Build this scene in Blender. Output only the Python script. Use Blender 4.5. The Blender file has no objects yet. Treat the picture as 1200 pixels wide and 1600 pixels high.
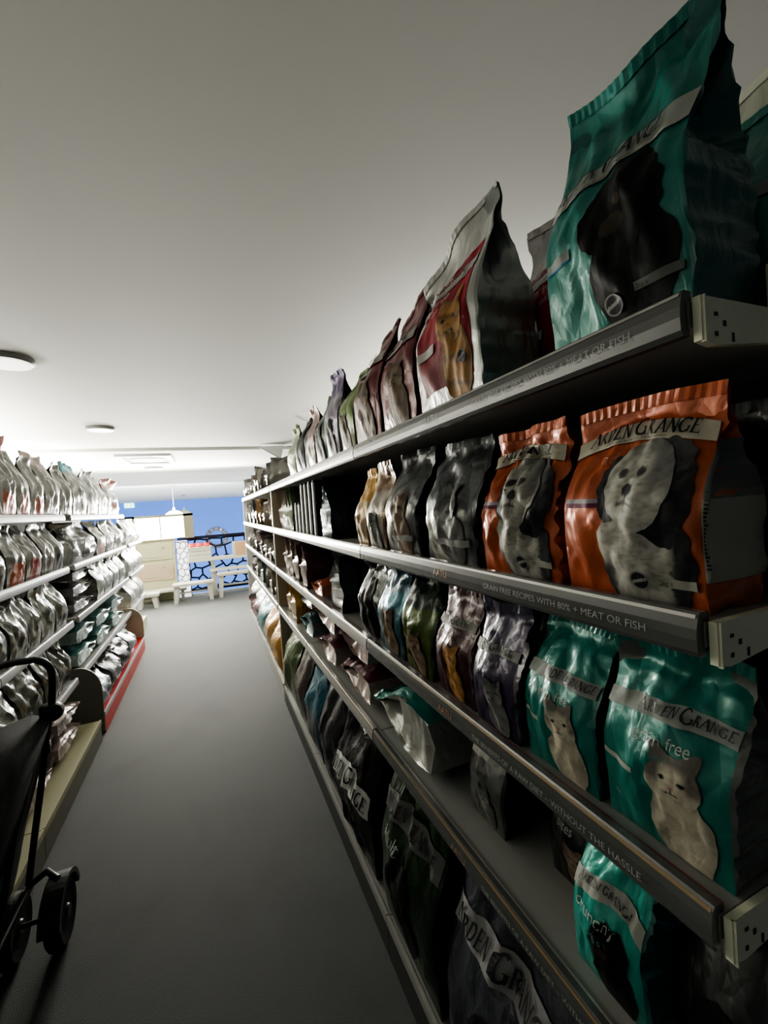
import bpy, bmesh, math, random
from mathutils import Vector, Matrix, noise
random.seed(7)
PI = math.pi
SC = bpy.context.scene
COL = SC.collection

# ------------------------------------------------------------------ materials
def new_mat(name):
    m = bpy.data.materials.new(name); m.use_nodes = True
    nt = m.node_tree; b = nt.nodes['Principled BSDF']
    return m, nt, b

def simple(name, col, rough=0.5, metal=0.0, bump=0.0, bscale=40.0, var=0.0, emis=None, estr=0.0, spec=0.5):
    m, nt, b = new_mat(name)
    b.inputs['Base Color'].default_value = (*col, 1)
    b.inputs['Roughness'].default_value = rough
    b.inputs['Metallic'].default_value = metal
    b.inputs['Specular IOR Level'].default_value = spec
    if emis:
        b.inputs['Emission Color'].default_value = (*emis, 1)
        b.inputs['Emission Strength'].default_value = estr
    if bump or var:
        tc = nt.nodes.new('ShaderNodeTexCoord')
        n = nt.nodes.new('ShaderNodeTexNoise'); n.inputs['Scale'].default_value = bscale
        n.inputs['Detail'].default_value = 5
        nt.links.new(tc.outputs['Object'], n.inputs['Vector'])
        if bump:
            bp = nt.nodes.new('ShaderNodeBump'); bp.inputs['Strength'].default_value = bump
            bp.inputs['Distance'].default_value = 0.01
            nt.links.new(n.outputs['Fac'], bp.inputs['Height']); nt.links.new(bp.outputs['Normal'], b.inputs['Normal'])
        if var:
            mx = nt.nodes.new('ShaderNodeMix'); mx.data_type = 'RGBA'
            mx.inputs['A'].default_value = (*[c * (1 - var) for c in col], 1)
            mx.inputs['B'].default_value = (*[min(1, c * (1 + var)) for c in col], 1)
            nt.links.new(n.outputs['Fac'], mx.inputs['Factor']); nt.links.new(mx.outputs['Result'], b.inputs['Base Color'])
    return m

def bag_material(name, rough, bstr, metal_gain=1.0, coat=.25, spec=.5):
    """printed film: colour attribute, alpha of the attribute = how metallic the film is"""
    m, nt, b = new_mat(name)
    L = nt.links
    at = nt.nodes.new('ShaderNodeAttribute'); at.attribute_name = 'Col'
    L.new(at.outputs['Color'], b.inputs['Base Color'])
    mm = nt.nodes.new('ShaderNodeMath'); mm.operation = 'MULTIPLY'; mm.inputs[1].default_value = metal_gain
    L.new(at.outputs['Alpha'], mm.inputs[0]); L.new(mm.outputs[0], b.inputs['Metallic'])
    b.inputs['Roughness'].default_value = rough
    b.inputs['Specular IOR Level'].default_value = spec; b.inputs['Coat Weight'].default_value = coat; b.inputs['Coat Roughness'].default_value = 0.12
    tc = nt.nodes.new('ShaderNodeTexCoord')
    mp = nt.nodes.new('ShaderNodeMapping'); mp.inputs['Scale'].default_value = (1, 1, 0.45)
    L.new(tc.outputs['Object'], mp.inputs['Vector'])
    n1 = nt.nodes.new('ShaderNodeTexNoise'); n1.inputs['Scale'].default_value = 16; n1.inputs['Detail'].default_value = 3
    n1.inputs['Distortion'].default_value = 1.2
    L.new(mp.outputs['Vector'], n1.inputs['Vector'])
    n2 = nt.nodes.new('ShaderNodeTexVoronoi'); n2.inputs['Scale'].default_value = 22; n2.feature = 'DISTANCE_TO_EDGE'
    L.new(mp.outputs['Vector'], n2.inputs['Vector'])
    mi = nt.nodes.new('ShaderNodeMath'); mi.operation = 'MINIMUM'; mi.inputs[1].default_value = 0.25
    L.new(n2.outputs['Distance'], mi.inputs[0])
    ad = nt.nodes.new('ShaderNodeMath'); ad.operation = 'MULTIPLY_ADD'; ad.inputs[1].default_value = 0.9
    L.new(mi.outputs[0], ad.inputs[0]); L.new(n1.outputs['Fac'], ad.inputs[2])
    bp = nt.nodes.new('ShaderNodeBump'); bp.inputs['Strength'].default_value = bstr; bp.inputs['Distance'].default_value = 0.012
    L.new(ad.outputs[0], bp.inputs['Height']); L.new(bp.outputs['Normal'], b.inputs['Normal']); L.new(bp.outputs['Normal'], b.inputs['Coat Normal'])
    return m

M = {}
M['film'] = bag_material('printed_film', 0.33, 0.45)
M['print'] = bag_material('printed_picture', 0.5, 0.2, coat=.02, spec=.16)
M['ink_dark'] = simple('dark_ink', (0.012, 0.012, 0.014), 0.4)
M['ink_white'] = simple('white_ink', (0.42, 0.44, 0.42), 0.5)
M['ink_gold'] = simple('copper_ink', (0.34, 0.17, 0.08), 0.45)
M['shelf'] = simple('shelf_paint', (0.30, 0.30, 0.28), 0.45, 0.0, 0.03, 30, 0.05)
M['bracket'] = simple('bracket_paint', (0.74, 0.75, 0.58), 0.5, 0.0, 0.03, 60, 0.08)
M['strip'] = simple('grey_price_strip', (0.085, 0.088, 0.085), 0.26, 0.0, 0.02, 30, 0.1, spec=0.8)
M['strip_far'] = simple('highlit_price_strip', (0.46, 0.45, 0.42), 0.28, 0.35, 0.02, 30, 0.05, spec=0.8)  # same grey strip farther off, its silvery highlights put into the colour
M['strip_left'] = simple('lilac_price_strip', (0.50, 0.50, 0.53), 0.35, 0.0, 0.02, 30, 0.04, spec=0.6)
M['rail'] = simple('maroon_rail', (0.14, 0.035, 0.03), 0.3)
M['goldline'] = simple('gold_edge', (0.24, 0.16, 0.07), 0.4)
M['back'] = simple('gondola_back_panel', (0.035, 0.037, 0.036), 0.6, 0, 0.05, 60)
M['tan'] = simple('beige_side_panel', (0.50, 0.42, 0.31), 0.5, 0, 0.03, 40, 0.06)
M['greypanel'] = simple('grey_side_panel', (0.17, 0.165, 0.14), 0.55, 0, 0.03, 40, 0.08)
M['red'] = simple('red_base_paint', (0.55, 0.015, 0.02), 0.35, 0, 0.02, 40, 0.05)
M['black'] = simple('black_plastic', (0.008, 0.009, 0.010), 0.35, 0, 0.05, 60)
M['fabric'] = simple('black_fabric', (0.006, 0.008, 0.009), 0.9, 0, 0.4, 240)
M['rubber'] = simple('tyre_rubber', (0.004, 0.004, 0.004), 0.75, 0, 0.3, 120)
M['chrome'] = simple('chrome', (0.6, 0.6, 0.6), 0.2, 1.0)
M['whiteplastic'] = simple('white_plastic', (0.50, 0.49, 0.43), 0.45, 0, 0.02, 30, 0.03)
M['cream'] = simple('cream_painted_wood', (0.40, 0.39, 0.25), 0.55, 0, 0.03, 20, 0.05)
M['cream2'] = simple('pale_wood_panel', (0.40, 0.31, 0.22), 0.5, 0, 0.03, 20, 0.06)
M['cardboard'] = simple('cardboard', (0.48, 0.30, 0.17), 0.8, 0, 0.05, 60, 0.08)
M['redplastic'] = simple('red_plastic', (0.75, 0.07, 0.05), 0.35)
M['iron'] = simple('black_ironwork', (0.012, 0.012, 0.024), 0.8, spec=.1)
M['blue'] = simple('blue_wall_paint', (0.13, 0.30, 0.85), 0.8, 0, 0.03, 8, 0.05)
M['exit'] = simple('exit_sign_face', (0.1, 0.5, 0.35), 0.4, emis=(0.15, 0.75, 0.55), estr=1.0)
M['exitw'] = simple('exit_sign_symbol', (0.9, 0.9, 0.9), 0.4, emis=(0.9, 1, 0.95), estr=2.0)
M['window'] = simple('bright_window_glass', (0.9, 0.9, 0.9), 0.2, emis=(1.0, 0.98, 0.86), estr=14.0)
M['frame'] = simple('window_frame_paint', (0.16, 0.155, 0.11), 0.5)
M['lampglow'] = simple('lamp_diffuser', (0.9, 0.9, 0.85), 0.4, emis=(1.0, 0.97, 0.85), estr=1.2)
M['lampbright'] = simple('pendant_diffuser', (0.9, 0.9, 0.85), 0.4, emis=(1.0, 0.95, 0.75), estr=9.0)
M['darkrim'] = simple('lamp_rim', (0.16, 0.15, 0.14), 0.5)
M['acwhite'] = simple('white_vent_plastic', (0.58, 0.58, 0.6), 0.5)
M['acgrey'] = simple('vent_shadow_grey', (0.14, 0.14, 0.15), 0.6)
M['signwhite'] = simple('white_sign_panel', (0.8, 0.79, 0.75), 0.5, 0, 0.02, 20, 0.04)
M['foilend'] = None

def ceiling_mat():
    m, nt, b = new_mat('ceiling_paint'); L = nt.links
    tc = nt.nodes.new('ShaderNodeTexCoord')
    n = nt.nodes.new('ShaderNodeTexNoise'); n.inputs['Scale'].default_value = 1.2; n.inputs['Detail'].default_value = 4
    r = nt.nodes.new('ShaderNodeValToRGB')
    r.color_ramp.elements[0].color = (0.66, 0.66, 0.62, 1); r.color_ramp.elements[1].color = (0.74, 0.73, 0.69, 1)
    L.new(tc.outputs['Object'], n.inputs['Vector']); L.new(n.outputs['Fac'], r.inputs['Fac']); L.new(r.outputs['Color'], b.inputs['Base Color'])
    b.inputs['Roughness'].default_value = 0.75
    return m
def carpet_mat():
    m, nt, b = new_mat('dark_carpet_tiles'); L = nt.links
    tc = nt.nodes.new('ShaderNodeTexCoord')
    n = nt.nodes.new('ShaderNodeTexNoise'); n.inputs['Scale'].default_value = 260; n.inputs['Detail'].default_value = 3
    n2 = nt.nodes.new('ShaderNodeTexNoise'); n2.inputs['Scale'].default_value = 2.2; n2.inputs['Detail'].default_value = 4
    ad = nt.nodes.new('ShaderNodeMath'); ad.operation = 'ADD'
    L.new(tc.outputs['Object'], n.inputs['Vector']); L.new(tc.outputs['Object'], n2.inputs['Vector'])
    L.new(n.outputs['Fac'], ad.inputs[0]); L.new(n2.outputs['Fac'], ad.inputs[1])
    r = nt.nodes.new('ShaderNodeValToRGB')
    r.color_ramp.elements[0].position = 0.6; r.color_ramp.elements[1].position = 1.4
    r.color_ramp.elements[0].color = (0.013, 0.017, 0.018, 1); r.color_ramp.elements[1].color = (0.040, 0.045, 0.046, 1)
    L.new(ad.outputs[0], r.inputs['Fac']); L.new(r.outputs['Color'], b.inputs['Base Color'])
    bp = nt.nodes.new('ShaderNodeBump'); bp.inputs['Strength'].default_value = 0.5; bp.inputs['Distance'].default_value = 0.004
    L.new(n.outputs['Fac'], bp.inputs['Height']); L.new(bp.outputs['Normal'], b.inputs['Normal'])
    b.inputs['Roughness'].default_value = 0.8; b.inputs['Sheen Weight'].default_value = 0.25
    return m
M['ceiling'] = ceiling_mat(); M['carpet'] = carpet_mat()

# ------------------------------------------------------------------ mesh builder
class MB:
    def __init__(s): s.v = []; s.f = []; s.m = []; s.c = []
    def face(s, idx, mi=0, cols=None): s.f.append(tuple(idx)); s.m.append(mi); s.c.append(cols)
    def add(s, pts, faces, mi=0):
        o = len(s.v); s.v += [tuple(p) for p in pts]
        for f in faces: s.face([i + o for i in f], mi)
    def box(s, lo, hi, mi=0, bev=0.0):
        (x0, y0, z0), (x1, y1, z1) = lo, hi
        if bev <= 0:
            s.add([(x0,y0,z0),(x1,y0,z0),(x1,y1,z0),(x0,y1,z0),(x0,y0,z1),(x1,y0,z1),(x1,y1,z1),(x0,y1,z1)],
                  [(3,2,1,0),(4,5,6,7),(0,1,5,4),(1,2,6,5),(2,3,7,6),(3,0,4,7)], mi); return
        bm = bmesh.new(); bmesh.ops.create_cube(bm, size=1)
        for v in bm.verts:
            v.co = Vector(((x0+x1)/2 + v.co.x*(x1-x0), (y0+y1)/2 + v.co.y*(y1-y0), (z0+z1)/2 + v.co.z*(z1-z0)))
        bmesh.ops.bevel(bm, geom=list(bm.edges), offset=bev, segments=2, affect='EDGES', profile=0.5)
        bm.verts.index_update()
        s.add([v.co for v in bm.verts], [[v.index for v in f.verts] for f in bm.faces], mi); bm.free()
    def prism(s, prof, axis, a, b, mi=0):
        """prof: list of 2d pts (x,z for axis y; y,z for axis x; x,y for axis z)"""
        def P(p, t):
            return (p[0], t, p[1]) if axis == 'y' else ((t, p[0], p[1]) if axis == 'x' else (p[0], p[1], t))
        n = len(prof); pts = [P(p, a) for p in prof] + [P(p, b) for p in prof]
        fs = [(i, (i+1) % n, n + (i+1) % n, n + i) for i in range(n)]
        fs += [tuple(range(n))[::-1], tuple(range(n, 2*n))]
        s.add(pts, fs, mi)
    def tube(s, pts, r, seg=10, mi=0, cap=True):
        pts = [Vector(p) for p in pts]; o = len(s.v); n = len(pts)
        rr = r if isinstance(r, (list, tuple)) else [r]*n
        up = Vector((0, 0, 1)); prev = None
        for i, p in enumerate(pts):
            t = (pts[min(i+1, n-1)] - pts[max(i-1, 0)]).normalized()
            if prev is None:
                a = t.cross(up)
                if a.length < 1e-3: a = t.cross(Vector((1, 0, 0)))
                a.normalize()
            else: a = (prev - t*prev.dot(t)).normalized()
            prev = a; b = t.cross(a)
            for k in range(seg):
                w = 2*PI*k/seg; s.v.append(tuple(p + (a*math.cos(w) + b*math.sin(w))*rr[i]))
        for i in range(n-1):
            for k in range(seg):
                s.face([o+i*seg+k, o+i*seg+(k+1) % seg, o+(i+1)*seg+(k+1) % seg, o+(i+1)*seg+k], mi)
        if cap:
            s.face([o+k for k in range(seg)][::-1], mi); s.face([o+(n-1)*seg+k for k in range(seg)], mi)
    def lathe(s, prof, c=(0,0,0), seg=24, axis='z', mi=0):
        o = len(s.v); n = len(prof)
        for (r, h) in prof:
            for k in range(seg):
                w = 2*PI*k/seg; x, y = r*math.cos(w), r*math.sin(w)
                p = {'z': (x, y, h), 'x': (h, x, y), 'y': (x, h, y)}[axis]
                s.v.append((c[0]+p[0], c[1]+p[1], c[2]+p[2]))
        for i in range(n-1):
            for k in range(seg):
                s.face([o+i*seg+k, o+i*seg+(k+1) % seg, o+(i+1)*seg+(k+1) % seg, o+(i+1)*seg+k], mi)
        s.face([o+k for k in range(seg)], mi); s.face([o+(n-1)*seg+k for k in range(seg)][::-1], mi)
    def build(s, name, mats, parent=None, smooth=False, angle=None):
        me = bpy.data.meshes.new(name); me.from_pydata(s.v, [], s.f)
        if not isinstance(mats, (list, tuple)): mats = [mats]
        for m in mats: me.materials.append(m)
        me.polygons.foreach_set('material_index', s.m)
        if any(c is not None for c in s.c):
            ca = me.color_attributes.new('Col', 'FLOAT_COLOR', 'CORNER'); buf = []
            for f, c in zip(s.f, s.c):
                for k in range(len(f)): buf += list(c[k]) if c is not None else [.5, .5, .5, 0]
            ca.data.foreach_set('color', buf)
        if smooth: me.polygons.foreach_set('use_smooth', [True]*len(s.f))
        me.update()
        if smooth and angle: me.set_sharp_from_angle(angle=angle)
        o = bpy.data.objects.new(name, me); COL.objects.link(o)
        if parent: o.parent = parent
        return o

def thing(name, label, cat, loc=(0,0,0), rot=(0,0,0), group=None):
    o = bpy.data.objects.new(name, None); COL.objects.link(o)
    o.location = loc; o.rotation_euler = rot; o.empty_display_size = 0.05
    return tag(o, label, cat, group)
def tag(o, label, cat, group=None, kind=None):
    o['label'] = label; o['category'] = cat
    if group: o['group'] = group
    if kind: o['kind'] = kind
    return o
def struct(o): o['kind'] = 'structure'; return o

# ------------------------------------------------------------------ lettering
def stroke(a, b, t):
    a, b = Vector(a), Vector(b); d = (b-a).normalized(); n = Vector((-d.y, d.x))*t/2
    return [tuple(a-n), tuple(b-n), tuple(b+n), tuple(a+n)]
def arc(cx, cy, rx, ry, a0, a1, t0, t1, n=10):
    q = []
    for i in range(n):
        w0 = math.radians(a0+(a1-a0)*i/n); w1 = math.radians(a0+(a1-a0)*(i+1)/n)
        def T(w): return t0 + (t1-t0)*abs(math.cos(w))
        def p(w, s): return (cx+(rx+s*T(w)/2)*math.cos(w), cy+(ry+s*T(w)/2)*math.sin(w))
        q.append([p(w0,-1), p(w0,1), p(w1,1), p(w1,-1)])
    return q
def hb(x0, x1, y, t=.05): return [(x0,y-t/2),(x1,y-t/2),(x1,y+t/2),(x0,y+t/2)]
K, k_ = .20, .11
SERIF = {
 'A': (.86, [stroke((.04,0),(.44,1),k_), stroke((.42,1),(.80,0),K), hb(.2,.62,.34), hb(-.06,.18,.03), hb(.66,.94,.03)]),
 'R': (.84, [stroke((.17,0),(.17,1),K), *arc(.30,.74,.24,.23,-90,90,k_,K), hb(.1,.32,.97), hb(.17,.32,.51), stroke((.34,.5),(.74,0),K*.9), hb(.02,.32,.03), hb(.02,.2,.97), hb(.62,.88,.03)]),
 'D': (.92, [stroke((.17,0),(.17,1),K), *arc(.30,.5,.46,.465,-90,90,k_,K), hb(.1,.32,.965), hb(.1,.32,.035), hb(.02,.2,.97), hb(.02,.2,.03)]),
 'E': (.74, [stroke((.17,0),(.17,1),K), hb(.02,.62,.965,.07), hb(.15,.5,.51,.06), hb(.02,.66,.035,.07), stroke((.61,1),(.61,.8),.05), stroke((.65,0),(.65,.2),.05)]),
 'N': (.96, [stroke((.14,0),(.14,1),k_), stroke((.13,1),(.78,0),K), stroke((.78,0),(.78,1),k_), hb(0,.28,.03), hb(0,.2,.97), hb(.66,.92,.97)]),
 'G': (.96, [*arc(.48,.5,.40,.46,50,330,k_,K,14), stroke((.80,.05),(.80,.42),K*.8), hb(.62,.92,.43)]),
}
def serif_text(txt):
    """quads in x,y with height 1, slightly italic"""
    x = 0; q = []
    for i, ch in enumerate(txt):
        if ch == ' ': x += .35; continue
        wd, qs = SERIF[ch]; s = 1.22 if (i == 0 or txt[i-1] == ' ') else 1.0
        for poly in qs: q.append([(x + s*(px + .16*py), s*py) for px, py in poly])
        x += wd*s + .05
    return x, q
_tc = {}
def font_text(txt, shear=0.0):
    key = (txt, shear)
    if key in _tc: return _tc[key]
    cu = bpy.data.curves.new('lettering_source', 'FONT'); cu.body = txt; cu.size = 1.0; cu.shear = shear; cu.resolution_u = 3
    ob = bpy.data.objects.new('lettering_source', cu); COL.objects.link(ob)
    dg = bpy.context.evaluated_depsgraph_get(); me = ob.evaluated_get(dg).to_mesh()
    vs = [(v.co.x, v.co.y) for v in me.vertices]; fs = [tuple(p.vertices) for p in me.polygons]
    bpy.data.objects.remove(ob); bpy.data.curves.remove(cu)
    x0 = min(v[0] for v in vs); x1 = max(v[0] for v in vs)
    vs = [(x-x0, y) for x, y in vs]
    _tc[key] = (x1-x0, vs, fs); return _tc[key]

# ------------------------------------------------------------------ bags
def sm(a, b, x):
    t = max(0.0, min(1.0, (x-a)/(b-a))); return t*t*(3-2*t)
def ridge(x, y, s): return 1 - 2*abs(noise.noise(Vector((x, y, s))))
class Bag:
    """stand-up gusseted pouch; front faces local -Y, base on z=0"""
    def __init__(s, w, h, d, seed, nu=10, nv=14, lean=0.0, twist=0.0, ear=0.0, crease=1.0, gb=0.0, top=0.72, bulge=0.02, skew=0.0, notch=0.0, slump=0.0):
        s.w, s.h, s.d, s.nu, s.nv, s.seed = w, h, d, nu, nv, seed
        s.lean, s.twist, s.ear, s.cr, s.gb, s.top, s.bulge, s.skew, s.notch, s.slump = lean, twist, ear, crease, gb, top, bulge, skew, notch, slump
        s.offk = min(2.8, 1.35*max(1.0, (w/.22)*(34/nu)**.7*(crease/1.5)))
        s.rows = []; s.build_rows()
    def D(s, v):
        base = s.d*(0.92 + 0.14*math.sin(PI*min(1, v/0.7)))
        return base*(1 - sm(s.top-0.28, 0.93, v)) + 0.006
    def sealy(s, u, v): return s.cr*0.017*(s.w/.22)*noise.noise(Vector((u*1.6, s.seed, v*1.2)))
    def warp(s, x, y, z, v):
        a = s.twist*v*v
        x, y = x*math.cos(a)-y*math.sin(a), x*math.sin(a)+y*math.cos(a)
        k = max(0, v-0.55)
        y += s.lean*k*k*s.h*2.2; z -= abs(s.lean)*k*k*s.h*0.7
        x += s.skew*k*s.h
        z -= s.slump*v*v*s.h*(x/s.w)
        return (x, y, z)
    def build_rows(s):
        nu, nv = s.nu, s.nv
        for j in range(nv+1):
            v = j/nv; D = s.D(v); z = s.h*v
            g = math.sqrt(max(0, (s.d/2)**2 - (min(D, s.d)/2)**2))*0.92
            W = s.w/2*(1 - 0.035*math.sin(PI*v) - 0.03*(1-v)**6)
            row = []
            amp = s.cr*(0.0045 + 0.004*v)*(s.w/0.22)
            env = min(1, v*6)
            def fb(u, sg):
                zz = z
                n = ridge(u*1.3+s.seed*3.1, v*2.2 + u*0.9, s.seed+sg*9)*1.0 + 0.55*ridge(u*3.1 - v*2.3, v*4.5+s.seed, s.seed*1.7+sg) + 0.3*noise.noise(Vector((u*7, v*11, s.seed+sg)))
                y = sg*(D/2 + s.bulge*(1-u*u)*math.sin(PI*min(1, v*1.05))*0.8) + amp*env*(n-0.6)*sg*(1 - 0.6*abs(u)**4)
                tb = sm(.84, .93, v)
                if tb > 0: y = y*(1-tb) + tb*(sg*0.003 + s.sealy(u, v))
                if v > 0.6: zz += s.ear*(v-.6)*2.5*u*u*s.h - s.notch*(v-.6)*2.5*s.h*math.exp(-(u*3)**2)
                x = u*W + amp*0.6*noise.noise(Vector((v*5, s.seed, u)))
                return s.warp(x, y, zz, v)
            row += [fb(-1+2*i/nu, -1) for i in range(nu+1)]
            for q, sx in (('r', 1), ('l', -1)):
                if q == 'l': row += [fb(1-2*i/nu, 1) for i in range(nu+1)]
                gp = []
                for t in (-.5, 0, .5):
                    inn = g*(1-2*abs(t)) - s.gb*(1-4*t*t)*math.sin(PI*min(1, v*1.1))
                    w_ = s.cr*0.006*ridge(v*9, t*3+s.seed, s.seed*2+sx)*env
                    ear = s.ear*(v-.6)*2.5*s.h*(1-inn/W)**2 if v > .6 else 0
                    gp.append(s.warp(sx*(W - inn) + w_*(1-sm(.8, .93, v)), t*D*0.98 + sm(.84, .93, v)*s.sealy(sx*(1-inn/W), v), z+ear, v))
                row += gp if sx == 1 else gp[::-1]
            s.rows.append(row)
        s.N = len(s.rows[0])
    def front(s, u, v):
        """bilinear on the front grid"""
        u = max(-1, min(1, u)); v = max(0, min(1, v))
        a = (u+1)/2*s.nu; b = v*s.nv; i = min(s.nu-1, int(a)); j = min(s.nv-1, int(b)); a -= i; b -= j
        g = s.rows
        p00, p10, p01, p11 = Vector(g[j][i]), Vector(g[j][i+1]), Vector(g[j+1][i]), Vector(g[j+1][i+1])
        p = (p00*(1-a)+p10*a)*(1-b) + (p01*(1-a)+p11*a)*b
        n = ((p10-p00)*(1-b)+(p11-p01)*b).cross((p01-p00)*(1-a)+(p11-p10)*a).normalized()
        return p, n
    def mesh(s, colf, name, parent, mat=None):
        mb = MB(); N = s.N; nu, nv = s.nu, s.nv
        for r in s.rows: mb.v += r
        def reg(i):
            if i < nu: return 'f', (-1+2*i/nu), (-1+2*(i+1)/nu)
            if i < nu+4: return 'g', 0, 0
            if i < 2*nu+4: return 'b', 0, 0
            return 'g', 0, 0
        for j in range(nv):
            v0, v1 = j/nv, (j+1)/nv
            for i in range(N):
                k = (i+1) % N; rg, ua, ub = reg(i)
                # index layout: front nu+1, right 3, back nu+1, left 3
                if i < nu: pass
                cs = [colf(rg, ua, v0), colf(rg, ub, v0), colf(rg, ub, v1), colf(rg, ua, v1)]
                mb.face([j*N+i, j*N+k, (j+1)*N+k, (j+1)*N+i], 0, cs)
        cb = colf('g', 0, 0)
        mb.face([i for i in range(N)][::-1], 0, [cb]*N)
        ct = colf('f', 0, 1)
        # close the top seal between front and back film
        o = nv*N
        for i in range(nu):
            mb.face([o+i, o+i+1, o+(2*nu+4)-i-1, o+(2*nu+4)-i], 0, [ct]*4)
        return mb.build(name, mat or M['film'], parent, smooth=True, angle=math.radians(50))
    # ---- draped pieces; coordinates in bag widths: x -.5...5, y 0..h/w
    def uv(s, x, y): return 2*x, y*s.w/s.h
    def drape(s, pts, off):
        out = []
        for x, y in pts:
            u, v = s.uv(x, y); p, n = s.front(u, v); out.append(tuple(p + n*off*s.offk))
        return out
    def quadpatch(s, name, parent, fn, nx, ny, colf, off=0.0009, mat=None):
        mb = MB(); pts = [(fn(i/nx, j/ny)) for j in range(ny+1) for i in range(nx+1)]
        mb.v = s.drape(pts, off)
        for j in range(ny):
            for i in range(nx):
                idx = [j*(nx+1)+i, j*(nx+1)+i+1, (j+1)*(nx+1)+i+1, (j+1)*(nx+1)+i]
                mb.face(idx, 0, [colf(*pts[q]) for q in idx])
        return mb.build(name, mat or M['print'], parent, smooth=True)
    def blob(s, name, parent, items, colf, off=0.0016, rings=14, seg=64, mat=None):
        """items: list of (cx,cy,rx,ry,bumps,rough) star shaped outlines; colf(k, nx, ny, x, y)"""
        mb = MB()
        for k, (cx, cy, rx, ry, bumps, rough) in enumerate(items):
            def R(w):
                r = 1.0
                for (ba, amp, wd) in bumps:
                    dd = math.degrees(w)-ba; dd = (dd+180) % 360-180
                    r += amp*max(0, 1-abs(dd)/wd) if amp > 0 and wd < 22 else amp*math.exp(-(dd/wd)**2)
                return r + rough*noise.noise(Vector((math.cos(w)*4, math.sin(w)*4, s.seed+k)))
            pts = [(cx, cy, 0, 0)]
            for r in range(1, rings+1):
                for q in range(seg):
                    w = 2*PI*q/seg; rr = R(w)*r/rings
                    pts.append((cx+rx*rr*math.cos(w), cy+ry*rr*math.sin(w), rr*math.cos(w), rr*math.sin(w)))
            o = len(mb.v); mb.v += s.drape([(max(-.49, min(.49, p[0])), max(0.01, p[1])) for p in pts], off + 0.0005*k)
            C = [colf(k, p[2], p[3], p[0], p[1]) for p in pts]
            for q in range(seg):
                i1, i2 = 1+q, 1+(q+1) % seg
                mb.face([o, o+i1, o+i2], 0, [C[0], C[i1], C[i2]])
            for r in range(1, rings):
                for q in range(seg):
                    a, b = 1+(r-1)*seg+q, 1+(r-1)*seg+(q+1) % seg; c, d = a+seg, b+seg
                    mb.face([o+a, o+c, o+d, o+b], 0, [C[a], C[c], C[d], C[b]])
        return mb.build(name, mat or M['print'], parent, smooth=True)
    def brand(s, parent, y, size, x0=-.4, mat=None, off=0.0024, arch=0.0):
        off += .0022
        W, q = serif_text('ARDEN GRANGE'); k = size/W; mb = MB()
        for poly in q:
            P = [(x0+px*k, y-.008+py*k*1.25 - arch*((x0+px*k)**2)) for px, py in poly]
            mb.add(s.drape(P, off), [(0,1,2,3)])
        return mb.build('brand_lettering', mat or M['ink_dark'], parent)
    def text(s, parent, txt, x, y, height, mat=None, width=None, name='lettering', off=0.0022, shear=0.0, arch=0.0):
        W, vs, fs = font_text(txt, shear); kx = height*1.35 if width is None else width/W; ky = height*1.35
        mb = MB(); P = [(x+a*kx, y+b*ky - arch*(x+a*kx)**2) for a, b in vs]
        mb.add(s.drape(P, off), fs)
        return mb.build(name, mat or M['ink_white'], parent)

def nz(x, y, s, k): return noise.noise(Vector((x*k, y*k, s)))
def sh(c, f, a=None): return (c[0]*f, c[1]*f, c[2]*f, c[3] if a is None else a)
def lerp(a, b, t): return tuple(a[i]*(1-t)+b[i]*t for i in range(4))

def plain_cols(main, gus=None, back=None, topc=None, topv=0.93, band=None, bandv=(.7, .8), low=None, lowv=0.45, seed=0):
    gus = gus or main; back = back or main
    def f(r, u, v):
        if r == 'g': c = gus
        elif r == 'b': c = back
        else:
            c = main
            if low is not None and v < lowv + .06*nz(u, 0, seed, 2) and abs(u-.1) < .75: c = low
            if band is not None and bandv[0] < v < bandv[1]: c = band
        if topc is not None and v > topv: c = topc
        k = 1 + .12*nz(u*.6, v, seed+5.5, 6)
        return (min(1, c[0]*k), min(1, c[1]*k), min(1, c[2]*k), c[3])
    return f

SILVER = (.72, .72, .69, .85); DSILVER = (.30, .31, .30, .8); WHITE = (.66, .66, .62, .05); PALE = (.45, .43, .39, .3)
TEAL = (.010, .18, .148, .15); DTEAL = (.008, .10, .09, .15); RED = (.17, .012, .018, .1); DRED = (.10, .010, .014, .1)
ORANGE = (.43, .095, .032, .2); BLACK = (.010, .011, .012, .1); SLATE = (.05, .053, .065, .3); MAROON = (.10, .018, .03, .2)
PURPLE = (.10, .055, .17, .3); GREEN = (.16, .26, .035, .2); DGREEN = (.015, .06, .03, .1); BROWN = (.22, .13, .06, .3)
GOLD = (.50, .28, .06, .35); BLUE = (.02, .15, .22, .3); PINK = (.48, .32, .30, .5); LGREEN = (.34, .42, .22, .3); CHAR = (.022, .030, .032, .15)

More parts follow.
